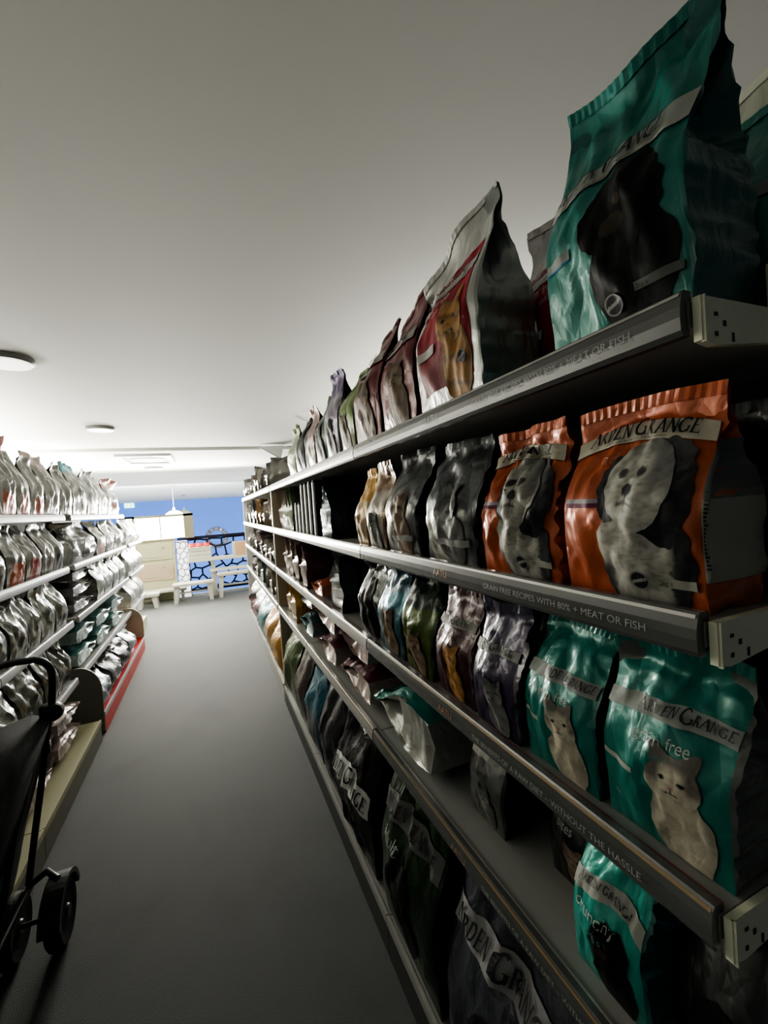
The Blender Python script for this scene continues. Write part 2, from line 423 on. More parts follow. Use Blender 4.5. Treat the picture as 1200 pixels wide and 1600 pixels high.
# ---- fur colours
def fur_black(k, nx, ny, x, y):
    n = nz(x, y, 3, 26); b = .006 + .010*max(0, n)
    if k == 1:
        d = (nx+.25)**2*3 + (ny+.35)**2*6
        if d < .35: return (.045, .038, .03, 0)
        if (nx+.05)**2+(ny-.15)**2 < .012: return (.06, .045, .03, 0)
    return (b, b, b*1.08, 0)
def fur_collie(k, nx, ny, x, y):
    n = nz(x, y, 7, 22)*.5 + nz(x*.4, y, 9, 60)*.5
    white = (.40+.34*n, .39+.33*n, .34+.30*n, 0); dark = (.022+.02*n, .022+.02*n, .026+.02*n, 0); grey = (.13+.08*n, .13+.08*n, .13+.08*n, 0)
    if k == 0:
        c = lerp(white, grey, .55*sm(-.1, -.9, ny)+.25*max(0, n)); c = lerp(c, dark, sm(.50, .66, nx+.2*n-.1*ny))
        return lerp(c, dark, sm(.62, .78, -nx+.2*n)*sm(.1, -.3, ny))
    if k in (1, 2): return lerp(dark, grey, (.55 if k == 1 else .2)*sm(-.2, .9, ny+.4*n))
    # face: pale forehead and muzzle, grey right cheek
    c = lerp(white, grey, .75*sm(.05, .55, nx+.25*n)*sm(-.5, .1, ny)); c = lerp(c, grey, .6*sm(.35, .9, ny+.2*n))
    for ex, ey in ((-.50, .22), (.10, .24)):
        c = lerp(c, dark, .95*sm(1.3, .6, ((nx-ex)/.17)**2+((ny-ey)/.12)**2))
    c = lerp(c, dark, sm(1.2, .8, ((nx+.24)/.21)**2+((ny+.16)/.15)**2))
    c = lerp(c, dark, .85*sm(.06, .03, abs(ny+.46+.5*(nx+.24)**2))*sm(.36, .26, abs(nx+.24)))
    return lerp(c, dark, .7*sm(.05, .02, abs(nx+.24))*sm(-.25, -.3, ny)*sm(-.46, -.4, ny))
def cat_fn(base, dark, nose, stripes=0.0, mask=1.0):
    def f(k, nx, ny, x, y):
        n = nz(x, y, 5, 30)*.6 + nz(x*.5, y, 11, 70)*.4
        c = tuple(base[i]*(1+.35*n) for i in range(3)) + (0,)
        dk = tuple(dark[i]*(1+.4*n) for i in range(3)) + (0,)
        if stripes: c = lerp(c, dk, stripes*max(0, math.sin((nx*3+ny*8 if k else ny*10+nx*2)+2*n))**2)
        if k == 0: return lerp(c, dk, .5*sm(.2, .9, abs(nx+.2*n)))
        m = mask*max(sm(.35, .8, ny), sm(.42, .62, abs(nx))*sm(-.5, .1, ny)); c = lerp(c, dk, m)
        for ex in (-.36, .36):
            q = ((nx-ex)/.135)**2+((ny-.12)/.10)**2
            if q < .45: return (.008, .012, .014, 0)
            if q < 1: return (.09, .10, .08, 0)
        if ((nx)/.10)**2+((ny+.18)/.07)**2 < 1: return nose
        if abs(nx) < .03 and -.42 < ny < -.2: return dk
        if abs(ny+.42+.15*abs(nx)) < .035 and abs(nx) < .24: return dk
        return c
    return f
CATEARS = [(58, .62, 20), (122, .62, 20)]
cat_cream = cat_fn((.50, .46, .36), (.12, .11, .10), (.45, .22, .20, 0), .15, .85)
cat_ginger = cat_fn((.42, .22, .07), (.10, .05, .02), (.35, .14, .10, 0), .65, .3)
cat_brown = cat_fn((.28, .20, .14), (.05, .035, .03), (.25, .12, .10, 0), .5, .5)
cat_grey = cat_fn((.22, .22, .21), (.05, .05, .05), (.2, .12, .12, 0), .4, .5)

def animal(b, parent, kind, x=.12, y=.30, s=1.0, res=1.0):
    r = max(5, int(18*res)); g = max(20, int(84*res))
    if kind == 'black':
        it = [(x, y-.02*s, .31*s, .40*s, [(250, .1, 40)], .06), (x-.05*s, y+.46*s, .27*s, .30*s, [(200, .22, 28), (20, .12, 30), (270, .15, 30), (60, .18, 14), (95, .12, 12)], .14)]; f = fur_black
    elif kind == 'collie':
        it = [(x, y-.06*s, .31*s, .36*s, [(250, .12, 30), (300, .12, 30)], .12), (x+.12*s, y+.36*s, .20*s, .31*s, [(280, .2, 25)], .12), (x-.20*s, y+.40*s, .11*s, .20*s, [(260, .25, 30)], .15), (x-.02*s, y+.40*s, .225*s, .27*s, [(265, .12, 30)], .07)]; f = fur_collie
    else:
        it = [(x+.03*s, y-.08*s, .24*s, .34*s, [], .06), (x, y+.30*s, .20*s, .185*s, CATEARS, .03)]; f = {'cream': cat_cream, 'ginger': cat_ginger, 'brown': cat_brown, 'grey': cat_grey}[kind]
    return b.blob('animal_picture', parent, it, f, rings=r, seg=g)

def band(b, parent, y0, y1, col=WHITE, arch=.25, x0=-.5, x1=.5, name='brand_band', wave=0.0):
    def fn(i, j):
        x = x0+(x1-x0)*i; y = y0+(y1-y0)*j
        return (x, y - arch*x*x + wave*math.sin(x*7))
    return b.quadpatch(name, parent, fn, 44, 8, lambda x, y: sh(col, 1+.08*nz(x, y, 2, 9)), .0018)
def rect(b, parent, x0, x1, y0, y1, colf, name, off=0.0009, nx=14, ny=18):
    return b.quadpatch(name, parent, lambda i, j: (x0+(x1-x0)*i, y0+(y1-y0)*j), nx, ny, colf, off)
def badge(b, parent, x, y, r=.055):
    it = [(x, y, r, r, [], 0)]
    def f(k, nx, ny, X, Y):
        q = nx*nx+ny*ny
        if q > .72: return (.25, .25, .24, 0)
        return (.30, .30, .28, 0) if abs(ny-nx*.25) < .16 else (.02, .02, .025, 0)
    return b.blob('round_badge', parent, it, f, off=0.0032, rings=10, seg=30)

LYING = []
def settle(b, t, z):
    """rest the bag on its shelf, behind the lip, below the shelf above and clear of the bags it lies on"""
    def W():
        m = Matrix.Translation(t.location) @ t.rotation_euler.to_matrix().to_4x4()
        return [m @ Vector(p) for r in b.rows for p in r]
    right = t.location.x > 0; zs = ZR if right else ZL; lip = A if right else B_
    P = W()
    if abs(t.rotation_euler.x) > .1:                       # lying bag
        x0, x1 = min(p.x for p in P), max(p.x for p in P); y0, y1 = min(p.y for p in P), max(p.y for p in P)
        base = z - 0.0
        floor_z = LZ[0]
        for (a0, a1, c0, c1, top, lev) in LYING:
            if lev == LZ[0] and a0 < x1 and a1 > x0 and c0 < y1 and c1 > y0 and z > LZ[0] + b.d*.52 + .05: floor_z = max(floor_z, top)
        t.location.z += floor_z + .0015 - min(p.z for p in P)
        over = lip + .020 - min(abs(p.x) for p in P)
        if over > 0 and LZ[0] > .3: t.location.x += over if right else -over
        P = W(); LYING.append((x0, x1, y0, y1, max(p.z for p in P), LZ[0]))
        return
    lim = min([q - .054 for q in zs if q > z + .1] or [9])
    top = max(p.z for p in P)
    if top + .008 > lim:
        k = (lim - .008 - t.location.z)/(top - t.location.z)
        b.rows = [[(x, y, zz*k) for x, y, zz in r] for r in b.rows]; b.h *= k
    P = W(); low = [p for p in P if p.z < z + .045]
    lipx = (lip if z > .3 else (AB if right else BB)) + (.018 if z > .3 else .014)
    over = lipx - min(abs(p.x) for p in low)
    if over > 0: t.location.x += over if right else -over
LZ = [0]
def bag(label, X, Y, z, w, h, d, cols, seed, rz=-90, group=None, rot=None, art=None, res=1, **kw):
    """front centre of the base at (X,Y,z)"""
    nu, nv = [(6, 10), (10, 16), (16, 26), (34, 52)][res]
    t = thing("pet_food_bag", label, "bag", (X, Y, z+.0015), rot or (0, 0, math.radians(rz)), group)
    b = Bag(w, h, d, seed, nu=nu, nv=nv, **kw)
    settle(b, t, z)
    body = b.mesh(cols, 'pouch', t)
    if art: art(b, t)
    # crimped seal along the top edge
    if res >= 1:
        mb = MB(); tr = b.rows[-1]; t2 = b.rows[-2]
        n = b.nu
        for i in range(n+1):
            p = Vector(tr[i]); q = Vector(t2[i]); up = (p-q).normalized()
            off = 0.0012 if i % 2 else -0.0006
            y_ = Vector((0, -1, 0))
            mb.v.append(tuple(p - up*0.010 + y_*(0.0022+off))); mb.v.append(tuple(p + up*0.007 + y_*(0.0016+off*.6)))
            mb.v.append(tuple(p + up*0.007 + y_*(-0.0012))); 
        c = cols('f', 0, .99); c = (min(1, c[0]*1.15), min(1, c[1]*1.15), min(1, c[2]*1.15), c[3])
        for i in range(n):
            a = i*3; e = a+3
            mb.face([a, e, e+1, a+1], 0, [c]*4); mb.face([a+1, e+1, e+2, a+2], 0, [c]*4)
        mb.build('top_seal', M['film'], t)
    return t, b

# ================================================================== THE PLACE
A, AB = 0.493, 0.490          # front lips of the right-hand shelving (upper shelves, base)
ZR = [1.859, 1.505, 1.172, 0.843]; ZB = 0.160
B_, BB = 0.979, 0.854         # left-hand shelving
ZL = [1.721, 1.337, 0.935, 0.510]

def panel(name, lo, hi, m):
    mb = MB(); mb.box(lo, hi); return struct(mb.build(name, m))
panel('floor', (-8, -2.5, -0.12), (7, 9.75, 0), M['carpet'])
panel('trim_1', (-8, 9.75, -0.25), (7, 9.80, 0.015), M['cream'])
panel('ceiling', (-8, -2.5, 2.60), (7, 6.62, 2.9), M['ceiling'])
panel('ceiling_far', (-8, 6.62, 2.565), (7, 27.0, 2.9), M['ceiling'])
panel('wall_back', (-8, 26.8, -3.2), (7, 27.0, 2.565), M['blue'])
panel('wall_left', (-8.15, -2.5, -3.2), (-8, 27.0, 2.9), M['ceiling'])
panel('wall_right', (7, -2.5, -3.2), (7.15, 27.0, 2.9), M['ceiling'])
panel('floor_lower', (-8, 9.8, -3.3), (7, 27.0, -3.2), M['ceiling'])

# ---- shelving
def mirror(pts, sg): return [(sg*x, z) for x, z in pts] if sg > 0 else [(-x, z) for x, z in pts][::-1]
def strip_prof(a, z):
    return [(a+.012, z), (a+.001, z), (a-.003, z-.005), (a-.006, z-.018), (a-.007, z-.030), (a-.006, z-.044), (a-.002, z-.050), (a+.009, z-.050), (a+.005, z-.030), (a+.006, z-.012), (a+.012, z-.007)]
def shelving(label, sg, y0, y1, zs, a, ab, depth, strip, basem, kickm, base_split=None, group=None, near_brackets=False, ptext=None):
    t = thing('shelving_unit', label, 'shelving', (sg*a, y0, 0), group=group)
    O = Vector((sg*a, y0, 0))
    def done(mb, name, mats, par):
        mb.v = [tuple(Vector(v)-O) for v in mb.v]; return mb.build(name, mats, par)
    def X(x0, x1): return (x0, x1) if sg > 0 else (-x1, -x0)
    for i, z in enumerate(zs):
        mb = MB(); x0, x1 = X(a+.006, a+depth)
        mb.box((x0, y0+.003, z-.040), (x1, y1-.003, z-.012))
        sh_ = done(mb, 'shelf', M['shelf'], t)
        # strip: two lengths per bay end to end
        mb = MB(); mb.prism(mirror(strip_prof(a, z), sg), 'y', y0+.004, y1-.004, 0)
        done(mb, 'price_strip', strip(i), sh_)
        if sg > 0:
            mb = MB(); mb.prism([(a-.0025, z-.0025), (a-.0045, z-.0065), (a-.002, z-.0065), (a-.001, z-.0035)], 'y', y0+.006, y1-.006, 0)
            done(mb, 'gold_edge_line', M['goldline'] if i >= 2 else M['strip_far'], sh_)
            mb = MB(); mb.box((a+.0125, y0+.004, z-.012), (a+.0165, y1-.004, z-.001))
            done(mb, 'lip_rail', M['rail'] if i in (1, 2) else M['strip_far'], sh_)
        for yb in ([y0-.0085] if near_brackets else []):
            mb = MB(); zt, zb = z-.010, z-.062
            prof = [(a+.008, zt), (a+.008, zb+.004), (a+.03, zb), (a+.143, zb+.012), (a+.143, zt)]
            mb.prism(mirror(prof, sg), 'y', yb, yb+.0085)
            # punched slots and hooked notch shown as dark recesses
            for (sx, sz, w_, h_) in ((.030, .020, .006, .004), (.045, .030, .005, .006), (.030, .042, .005, .005), (.060, .046, .004, .010)):
                mb.box((a+sx, yb-.0008, z-sz-.010), (a+sx+w_, yb, z-sz-.010+h_), 1)
            mb.box((a+.010, yb-.003, zb+.002), (a+.0125, yb+.002, zt), 0)
            done(mb, 'bracket', [M['bracket'], M['ink_dark']], sh_)
    # base
    mb = MB(); x0, x1 = X(ab+.004, a+depth)
    mb.box((x0, y0+.002, ZB-.030), (x1, y1-.002, ZB-.006)); bs = done(mb, 'base_deck', basem, t)
    mb = MB(); x0, x1 = X(ab, ab+.012); mb.box((x0, y0+.002, ZB-.032), (x1, y1-.002, ZB)); done(mb, 'base_lip', kickm[1], bs)
    mb = MB(); x0, x1 = X(ab+.004, ab+.022)
    mb.box((x0, y0+.002, 0.0), (x1, y1-.002, ZB-.032)); done(mb, 'kick_plate', kickm[0], t)
    # back panel and uprights
    mb = MB(); x0, x1 = X(a+depth, a+depth+.02); mb.box((x0, y0+.001, 0), (x1, y1-.001, zs[0]-.03)); done(mb, 'back_panel', M['back'], t)
    mb = MB(); x0, x1 = X(a+depth-.03, a+depth); mb.box((x0, y0+.001, 0), (x1, y0+.03, zs[0]+.02)); done(mb, 'upright', M['shelf'], t)
    return t, O, done

sR = lambda near: (lambda i: M['strip'] if near and i >= 0 else M['strip_far'])
YR = [0.303, 1.440, 2.571, 3.690]
rl = ['right-hand shelving bay nearest the camera, with punched cream end brackets',
      'second bay of the right-hand shelving, from the first strip joint to the next',
      'third bay of the right-hand shelving, ending at the beige divider panel']
RU = []
for i in range(3):
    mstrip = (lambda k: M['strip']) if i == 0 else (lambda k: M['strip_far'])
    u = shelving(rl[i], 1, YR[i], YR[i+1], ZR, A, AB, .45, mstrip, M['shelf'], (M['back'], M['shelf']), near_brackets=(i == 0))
    RU.append(u)
Y2 = [3.735, 4.78, 5.82, 6.858]
rl2 = ['first bay of the far right shelving run, just behind the beige divider panel', 'middle bay of the far right shelving run behind the divider panel',
       'last bay of the far right shelving run, its end panel against the blue wall']
for i in range(3):
    u = shelving(rl2[i], 1, Y2[i], Y2[i+1], ZR, A, AB, .45, lambda k: M['strip_far'], M['shelf'], (M['shelf'], M['shelf']))
    RU.append(u)
# end post of the near bay, divider and end panels
t, O, done = RU[0]
mb = MB(); mb.box((A+.143, .279, 0), (A+.205, .302, 1.905), bev=.004); done(mb, 'end_post', M['bracket'], t)
for (k, y, lab) in ((2, 3.692, 'divider_panel'), (3, 3.712, 'divider_panel'), (5, 6.86, 'end_panel')):
    t, O, done = RU[k]; mb = MB(); mb.box((A+.004, y, .0), (A+.47, y+.018, 1.825), bev=.003); done(mb, lab, M['tan'] if k < 5 else M['signwhite'], t)

YL = [[1.40, 2.60], [2.602, 3.81], [3.945, 5.06], [5.062, 6.186], [6.36, 7.55]]
ll = ['left-hand shelving bay nearest the camera, partly hidden by the black buggy', 'left-hand shelving bay with cream base, ending in a rounded grey panel',
      'left-hand shelving bay on a red base, just behind the rounded grey panel', 'farther left-hand shelving bay on a red base, with a beige end panel',
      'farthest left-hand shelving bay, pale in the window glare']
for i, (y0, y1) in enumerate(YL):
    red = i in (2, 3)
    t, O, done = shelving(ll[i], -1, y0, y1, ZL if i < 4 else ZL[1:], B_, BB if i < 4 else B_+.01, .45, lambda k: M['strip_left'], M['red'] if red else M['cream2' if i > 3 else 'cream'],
             (M['red'], M['strip_left'] if red else M['cream']) if red else (M['greypanel'] if i < 2 else M['cream'], M['cream']))
    if i in (2, 3):
        yy = y0-.022 if i != 3 else y1+.002
        prof = [(BB+.004, .02), (BB+.004, .34)]
        for q in range(1, 9):
            w = PI/2*q/8; prof.append((BB+.004+.15*(1-math.cos(w)), .34+.20*math.sin(w)))
        prof += [(B_+.44, .54), (B_+.44, .02)]
        mb = MB(); mb.prism(mirror(prof, -1), 'y', yy, yy+.018); done(mb, 'rounded_side_panel', M['greypanel'] if i == 2 else M['tan'], t)

# lettering on the near price strips
def strip_text(unit, i, txt, ystart, h, mat, width=None, dz=-.034):
    t, O, done = unit; W, vs, fs = font_text(txt, 0.0); k = h*1.38 if width is None else width/W
    mb = MB(); z = ZR[i]+dz
    def px(zz):
        r = zz-ZR[i]; P = [(0, .001), (-.005, -.003), (-.018, -.006), (-.030, -.007), (-.044, -.006), (-.050, -.002)]
        for (a0, b0), (a1, b1) in zip(P, P[1:]):
            if a1 <= r <= a0: return A + b0 + (b1-b0)*(a0-r)/(a0-a1) - .0030
        return A-.010
    mb.add([(px(z+y*h*1.38), ystart-x*k, z+y*h*1.38) for x, y in vs], fs)
    shelf = [c for c in t.children if c.name.startswith('shelf')][i]
    return done(mb, 'strip_lettering', mat, shelf)
gw = simple('faint_white_ink', (0.30, 0.31, 0.30), 0.5)
for i in (0, 1):
    strip_text(RU[0], i, 'GRAIN FREE RECIPES WITH 80% + MEAT OR FISH', .70, .0105, gw, width=.335)
    strip_text(RU[0], i, 'AATU', .90, .017, M['ink_white'] if i == 0 else M['ink_gold'])
for i in (2, 3):
    strip_text(RU[0], i, 'AATU', .92 if i == 2 else .90, .017, M['ink_gold'])
    strip_text(RU[0], i, 'THE BENEFITS OF A RAW DIET \u2013 WITHOUT THE HASSLE', .775, .0105, gw, width=.385)

ZE = [z-.012 for z in ZL]
# ---- bags on the right-hand shelves: (label, Ynear, Yfar, X front, row, h, d, ...)
def rbag(label, y0, y1, x, z, h, d, cols, seed, art=None, res=1, rz=-90, group=None, **kw):
    w = (y1-y0)
    return bag(label, x+d/2, (y0+y1)/2, z, w, h, d, cols, seed, rz=rz, art=art, res=res, group=group, **kw)
ZD = [z-.012 for z in ZR]

def text_block(b, t, x0, x1, y0, y1, n, col=(.35, .35, .33, 0), seed=1):
    """rows of tiny unreadable print as ragged thin lines"""
    mb = MB(); rnd = random.Random(seed)
    for i in range(n):
        y = y0+(y1-y0)*(i+.5)/n; x = x0
        while x < x1-.01:
            l = rnd.uniform(.02, .06); xe = min(x1, x+l)
            q = b.drape([(x, y-.0035), (xe, y-.0035), (xe, y+.0035), (x, y+.0035)], .0022)
            mb.add(q, [(0,1,2,3)]); x = xe+.012
    return mb.build('small_print', M['ink_white'] if col[0] > .2 else M['ink_dark'], t)

# hero 1: teal bag with a black dog
def art_teal_dog(b, t):
    band(b, t, 1.02, 1.155, (.40, .42, .38, 0), arch=.10)
    b.brand(t, 1.055, .82, x0=-.44, arch=.10)
    b.text(t, 'nutrition without compromise', -.22, 1.028, .014, M['ink_dark'], width=.40, arch=.10)
    rect(b, t, -.48, -.22, .62, .68, lambda x, y: (.30, .33, .31, 0), 'pale_label')
    rect(b, t, -.48, -.22, .605, .62, lambda x, y: (.03, .16, .30, 0), 'blue_label_line')
    animal(b, t, 'black', .20, .345, .84)
    badge(b, t, .06, .19, .065)
    rect(b, t, .20, .48, .205, .255, lambda x, y: (.13, .14, .13, 0), 'weight_label', off=.0033)
    b.text(t, '2kg e', .22, .215, .028, M['ink_dark'], off=.0050)
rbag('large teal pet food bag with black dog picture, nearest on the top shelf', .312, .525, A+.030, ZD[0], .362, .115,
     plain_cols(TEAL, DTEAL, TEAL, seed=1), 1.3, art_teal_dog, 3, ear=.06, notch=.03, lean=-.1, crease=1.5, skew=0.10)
def art_side_grey(b, t):
    band(b, t, 1.0, 1.12, (.25, .26, .25, 0), arch=.1)
    rect(b, t, -.45, .2, .35, .9, lambda x, y: (.045+.03*nz(x, y, 3, 18), .05+.03*nz(x, y, 3, 18), .048, 0), 'grey_print_panel')
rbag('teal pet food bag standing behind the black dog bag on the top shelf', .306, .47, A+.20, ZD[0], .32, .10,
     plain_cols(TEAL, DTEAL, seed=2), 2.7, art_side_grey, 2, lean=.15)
rbag('pale backed pet food bag rising behind the two teal bags on the top shelf', .345, .54, A+.37, ZD[0], .46, .08,
     plain_cols((.50, .52, .42, .1), (.4, .42, .35, .1), seed=3), 3.9, None, 1)

# hero 2: silver bag with red panel
def art_red_panel(cat):
    def f(b, t):
        H = b.h/b.w
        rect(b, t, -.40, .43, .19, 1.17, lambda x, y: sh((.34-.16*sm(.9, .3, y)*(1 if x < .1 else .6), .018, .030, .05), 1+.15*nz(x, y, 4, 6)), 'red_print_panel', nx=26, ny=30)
        band(b, t, .985, 1.085, (.62, .62, .58, .05), arch=.15, x0=-.42, x1=.45)
        b.brand(t, 1.01, .74, x0=-.35, arch=.15, off=.0034)
        b.text(t, 'nutrition without compromise', -.22, .993, .011, M['ink_dark'], width=.42, arch=.15, off=.0034)
        b.text(t, 'grain free', -.33, .86, .085, M['ink_white'], off=.0034)
        b.text(t, 'adult', -.10, .79, .045, M['ink_white'], off=.0034)
        rect(b, t, -.38, -.08, .50, .58, lambda x, y: (.55, .52, .50, 0), 'white_label', off=.0030)
        text_block(b, t, -.36, -.1, .51, .57, 3, (.1,)*3)
        animal(b, t, cat, .19, .38, .88)
        badge(b, t, .32, .34, .05)
    return f
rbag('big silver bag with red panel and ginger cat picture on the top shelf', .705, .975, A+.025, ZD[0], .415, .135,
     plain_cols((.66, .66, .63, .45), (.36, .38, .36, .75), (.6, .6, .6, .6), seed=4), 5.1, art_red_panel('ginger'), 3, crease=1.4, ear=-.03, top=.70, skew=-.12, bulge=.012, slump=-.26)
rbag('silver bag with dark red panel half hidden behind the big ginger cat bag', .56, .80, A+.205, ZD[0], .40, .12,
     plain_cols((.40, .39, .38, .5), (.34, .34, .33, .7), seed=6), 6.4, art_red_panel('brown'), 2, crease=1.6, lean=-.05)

def art_std(cat, name1=None, name2=None, dark=.9, bandc=(.45, .45, .41, 0), x=.12, s=.95, res=.6, sub=None, by=1.02, inkw=None):
    def f(b, t):
        band(b, t, by, by+.12, bandc, arch=.12)
        b.brand(t, by+.035, .72, x0=-.36, arch=.12)
        if name1: b.text(t, name1, -.30, by-.13, .075, inkw or M['ink_white'])
        if name2: b.text(t, name2, -.18, by-.22, .05, inkw or gw)
        animal(b, t, cat, x, .36, s, res)
        if sub: rect(b, t, -.48, -.2, .56, .61, lambda x, y: (.4, .4, .38, 0), 'pale_label'); badge(b, t, .08, .17, .05)
    return f
rbag('dark red bag with cat picture, standing just behind the big silver and red bag', 1.005, 1.225, A+.03, ZD[0], .36, .10, plain_cols(RED, DRED, seed=8), 8.2, art_std('brown'), 2, lean=.16, crease=1.4, slump=-.2)
rbag('dark red bag with folded pointed top, the second behind the big silver and red bag', 1.24, 1.475, A+.02, ZD[0], .355, .10, plain_cols(RED, DRED, seed=9), 9.7, art_std('brown'), 2, lean=.22, crease=1.5, slump=-.22)
topr = [
 ('olive green bag with brown cat picture on the top right shelf', 1.505, 1.665, .33, (GREEN, 'brown')),
 ('silver bag with purple folded top on the top right shelf', 1.69, 1.865, .37, (PURPLE, 'grey')),
 ('dark green topped bag with grey picture on the top right shelf', 1.89, 2.10, .34, (DGREEN, 'grey')),
 ('pale pink silver bag between two dark bags on the top right shelf', 2.13, 2.27, .33, (PINK, None)),
 ('pale bag with dark grey front above the third bay of the top right shelf', 2.31, 2.62, .33, (SLATE, 'black')),
 ('slim grey green bag left of the pale dark-fronted one on the top right shelf', 2.66, 2.86, .31, (LGREEN, None)),
]
for k, (lab, y0, y1, h, (c, an)) in enumerate(topr):
    cc = plain_cols(lerp(c, SILVER, .35 if c is PURPLE else .12), lerp(c, SILVER, .5), seed=k, topc=c, topv=.72, low=(PALE if k in (0, 3) else None), lowv=.4)
    def art(b, t, an=an, k=k):
        if an: animal(b, t, an, .1, .40, 1.0, .45)
    rbag(lab, y0, y1, A+.02, ZD[0], h, .11, cc, 20+k*1.7, art, 1, lean=.2*(-1)**k, crease=1.6, ear=.06*((k % 3)-1))

# second shelf right
def art_orange(b, t):
    band(b, t, 1.04, 1.165, (.50, .47, .38, 0), arch=.28)
    b.brand(t, 1.075, .78, x0=-.37, arch=.28)
    b.text(t, 'nutrition without compromise', -.24, 1.052, .012, M['ink_dark'], width=.46, arch=.28)
    b.text(t, 'adult', -.20, .905, .075, simple('orange_ink', (.50, .20, .10), .5), shear=.25)
    rect(b, t, -.46, -.10, .645, .675, lambda x, y: (.36, .33, .36, 0), 'pale_label'); rect(b, t, -.46, -.10, .615, .645, lambda x, y: (.16, .03, .07, 0), 'maroon_label_line')
    animal(b, t, 'collie', .15, .36, 1.0)
    badge(b, t, .13, .16, .062)
    rect(b, t, .19, .47, .13, .185, lambda x, y: (.26, .26, .22, 0), 'weight_label', off=.0033)
    b.text(t, '2kg e', .25, .142, .032, M['ink_dark'], off=.0045)
def side_info(b, t, w=.10):
    """print panel on the near gusset of the orange bag"""
    mb = MB(); n = 14; nu = b.nu
    cols_ = [nu, nu+1, nu+2, nu+3, nu+4]
    for j in range(n+1):
        v = .14+.62*j/n; jj = v*b.nv; j0 = min(b.nv-1, int(jj)); a = jj-j0
        for c in cols_:
            p = Vector(b.rows[j0][c])*(1-a)+Vector(b.rows[j0+1][c])*a
            mb.v.append(tuple(p+Vector((.002, 0, 0))))
    for j in range(n):
        for c in range(4):
            f_ = j/n; col = (.34, .34, .28, 0) if f_ < .55 else (.16, .17, .16, 0)
            i0 = j*5+c; mb.face([i0, i0+1, i0+6, i0+5], 0, [col]*4)
    mb.build('side_info_panel', M['print'], t, smooth=True)
    mb = MB(); rnd = random.Random(3)
    for q in range(20):
        v = .2+.34*q/20; jj = v*b.nv; j0 = int(jj); a = jj-j0
        p0 = Vector(b.rows[j0][nu])*(1-a)+Vector(b.rows[j0+1][nu])*a; p1 = Vector(b.rows[j0][nu+1])*(1-a)+Vector(b.rows[j0+1][nu+1])*a
        s0, s1 = rnd.uniform(.1, .2), rnd.uniform(.6, .98); e = Vector((.0032, 0, 0)); hz = Vector((0, 0, .0016))
        P, Q = p0.lerp(p1, s0)+e, p0.lerp(p1, s1)+e
        mb.add([P-hz, Q-hz, Q+hz, P+hz], [(0, 1, 2, 3)])
    mb.build('small_print', M['ink_dark'], t)
def art_o1(b, t): art_orange(b, t); side_info(b, t)
rbag('orange pet food bag with grey and white shaggy dog, nearest on the second shelf', .314, .522, A+.030, ZD[1], .272, .105,
     plain_cols(ORANGE, ORANGE, seed=1), 31.2, art_o1, 3, crease=1.2, ear=-.02, top=.74, bulge=.016)
rbag('orange pet food bag with the dog face creased, second on the second shelf', .542, .752, A+.030, ZD[1], .272, .11,
     plain_cols(ORANGE, ORANGE, seed=2), 33.8, art_orange, 3, crease=2.2, top=.72, twist=-.1, bulge=.02)
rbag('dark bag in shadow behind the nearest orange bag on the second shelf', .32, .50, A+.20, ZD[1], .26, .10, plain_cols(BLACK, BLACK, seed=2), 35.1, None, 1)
def art_faint(kind='grey', res=.5, txt=None, lab=True):
    def f(b, t):
        animal(b, t, kind, .15, .36, .9, res)
        if lab: rect(b, t, -.1, .46, .22, .29, lambda x, y: (.34, .34, .32, 0), 'pale_label', off=.0034)
        if txt: b.text(t, txt, -.3, .9, .07, gw)
    return f
rbag('crumpled silver grey bag beside the creased orange bag on the second shelf', .775, .995, A+.025, ZD[1], .285, .11, plain_cols((.13, .135, .14, .65), (.05, .05, .055, .4), seed=5, low=(.5, .5, .45, .6), lowv=.42), 41.3, art_faint('grey'), 2, crease=2.6)
rbag('tall silver grey bag with creased left side on the second shelf', 1.035, 1.25, A+.025, ZD[1], .30, .12, plain_cols((.15, .155, .16, .6), (.03, .03, .034, .3), seed=6, low=(.45, .45, .4, .5), lowv=.5), 43.9, art_faint('brown', lab=True), 2, crease=2.2, lean=.1)
rbag('brown and silver bag right of the bronze one on the second shelf', 1.27, 1.42, A+.02, ZD[1], .29, .11, plain_cols(lerp(BROWN, SILVER, .45), BROWN, topc=BROWN, topv=.66, seed=7), 45.4, art_faint('grey', .4, lab=False), 2, crease=2.2, lean=-.1, top=.66)
rbag('narrow bronze gold bag at the first strip joint on the second shelf', 1.435, 1.545, A+.018, ZD[1], .275, .10, plain_cols(lerp(GOLD, SILVER, .35), BROWN, topc=GOLD, topv=.6, seed=8), 47.0, None, 2, crease=2.4, top=.64)
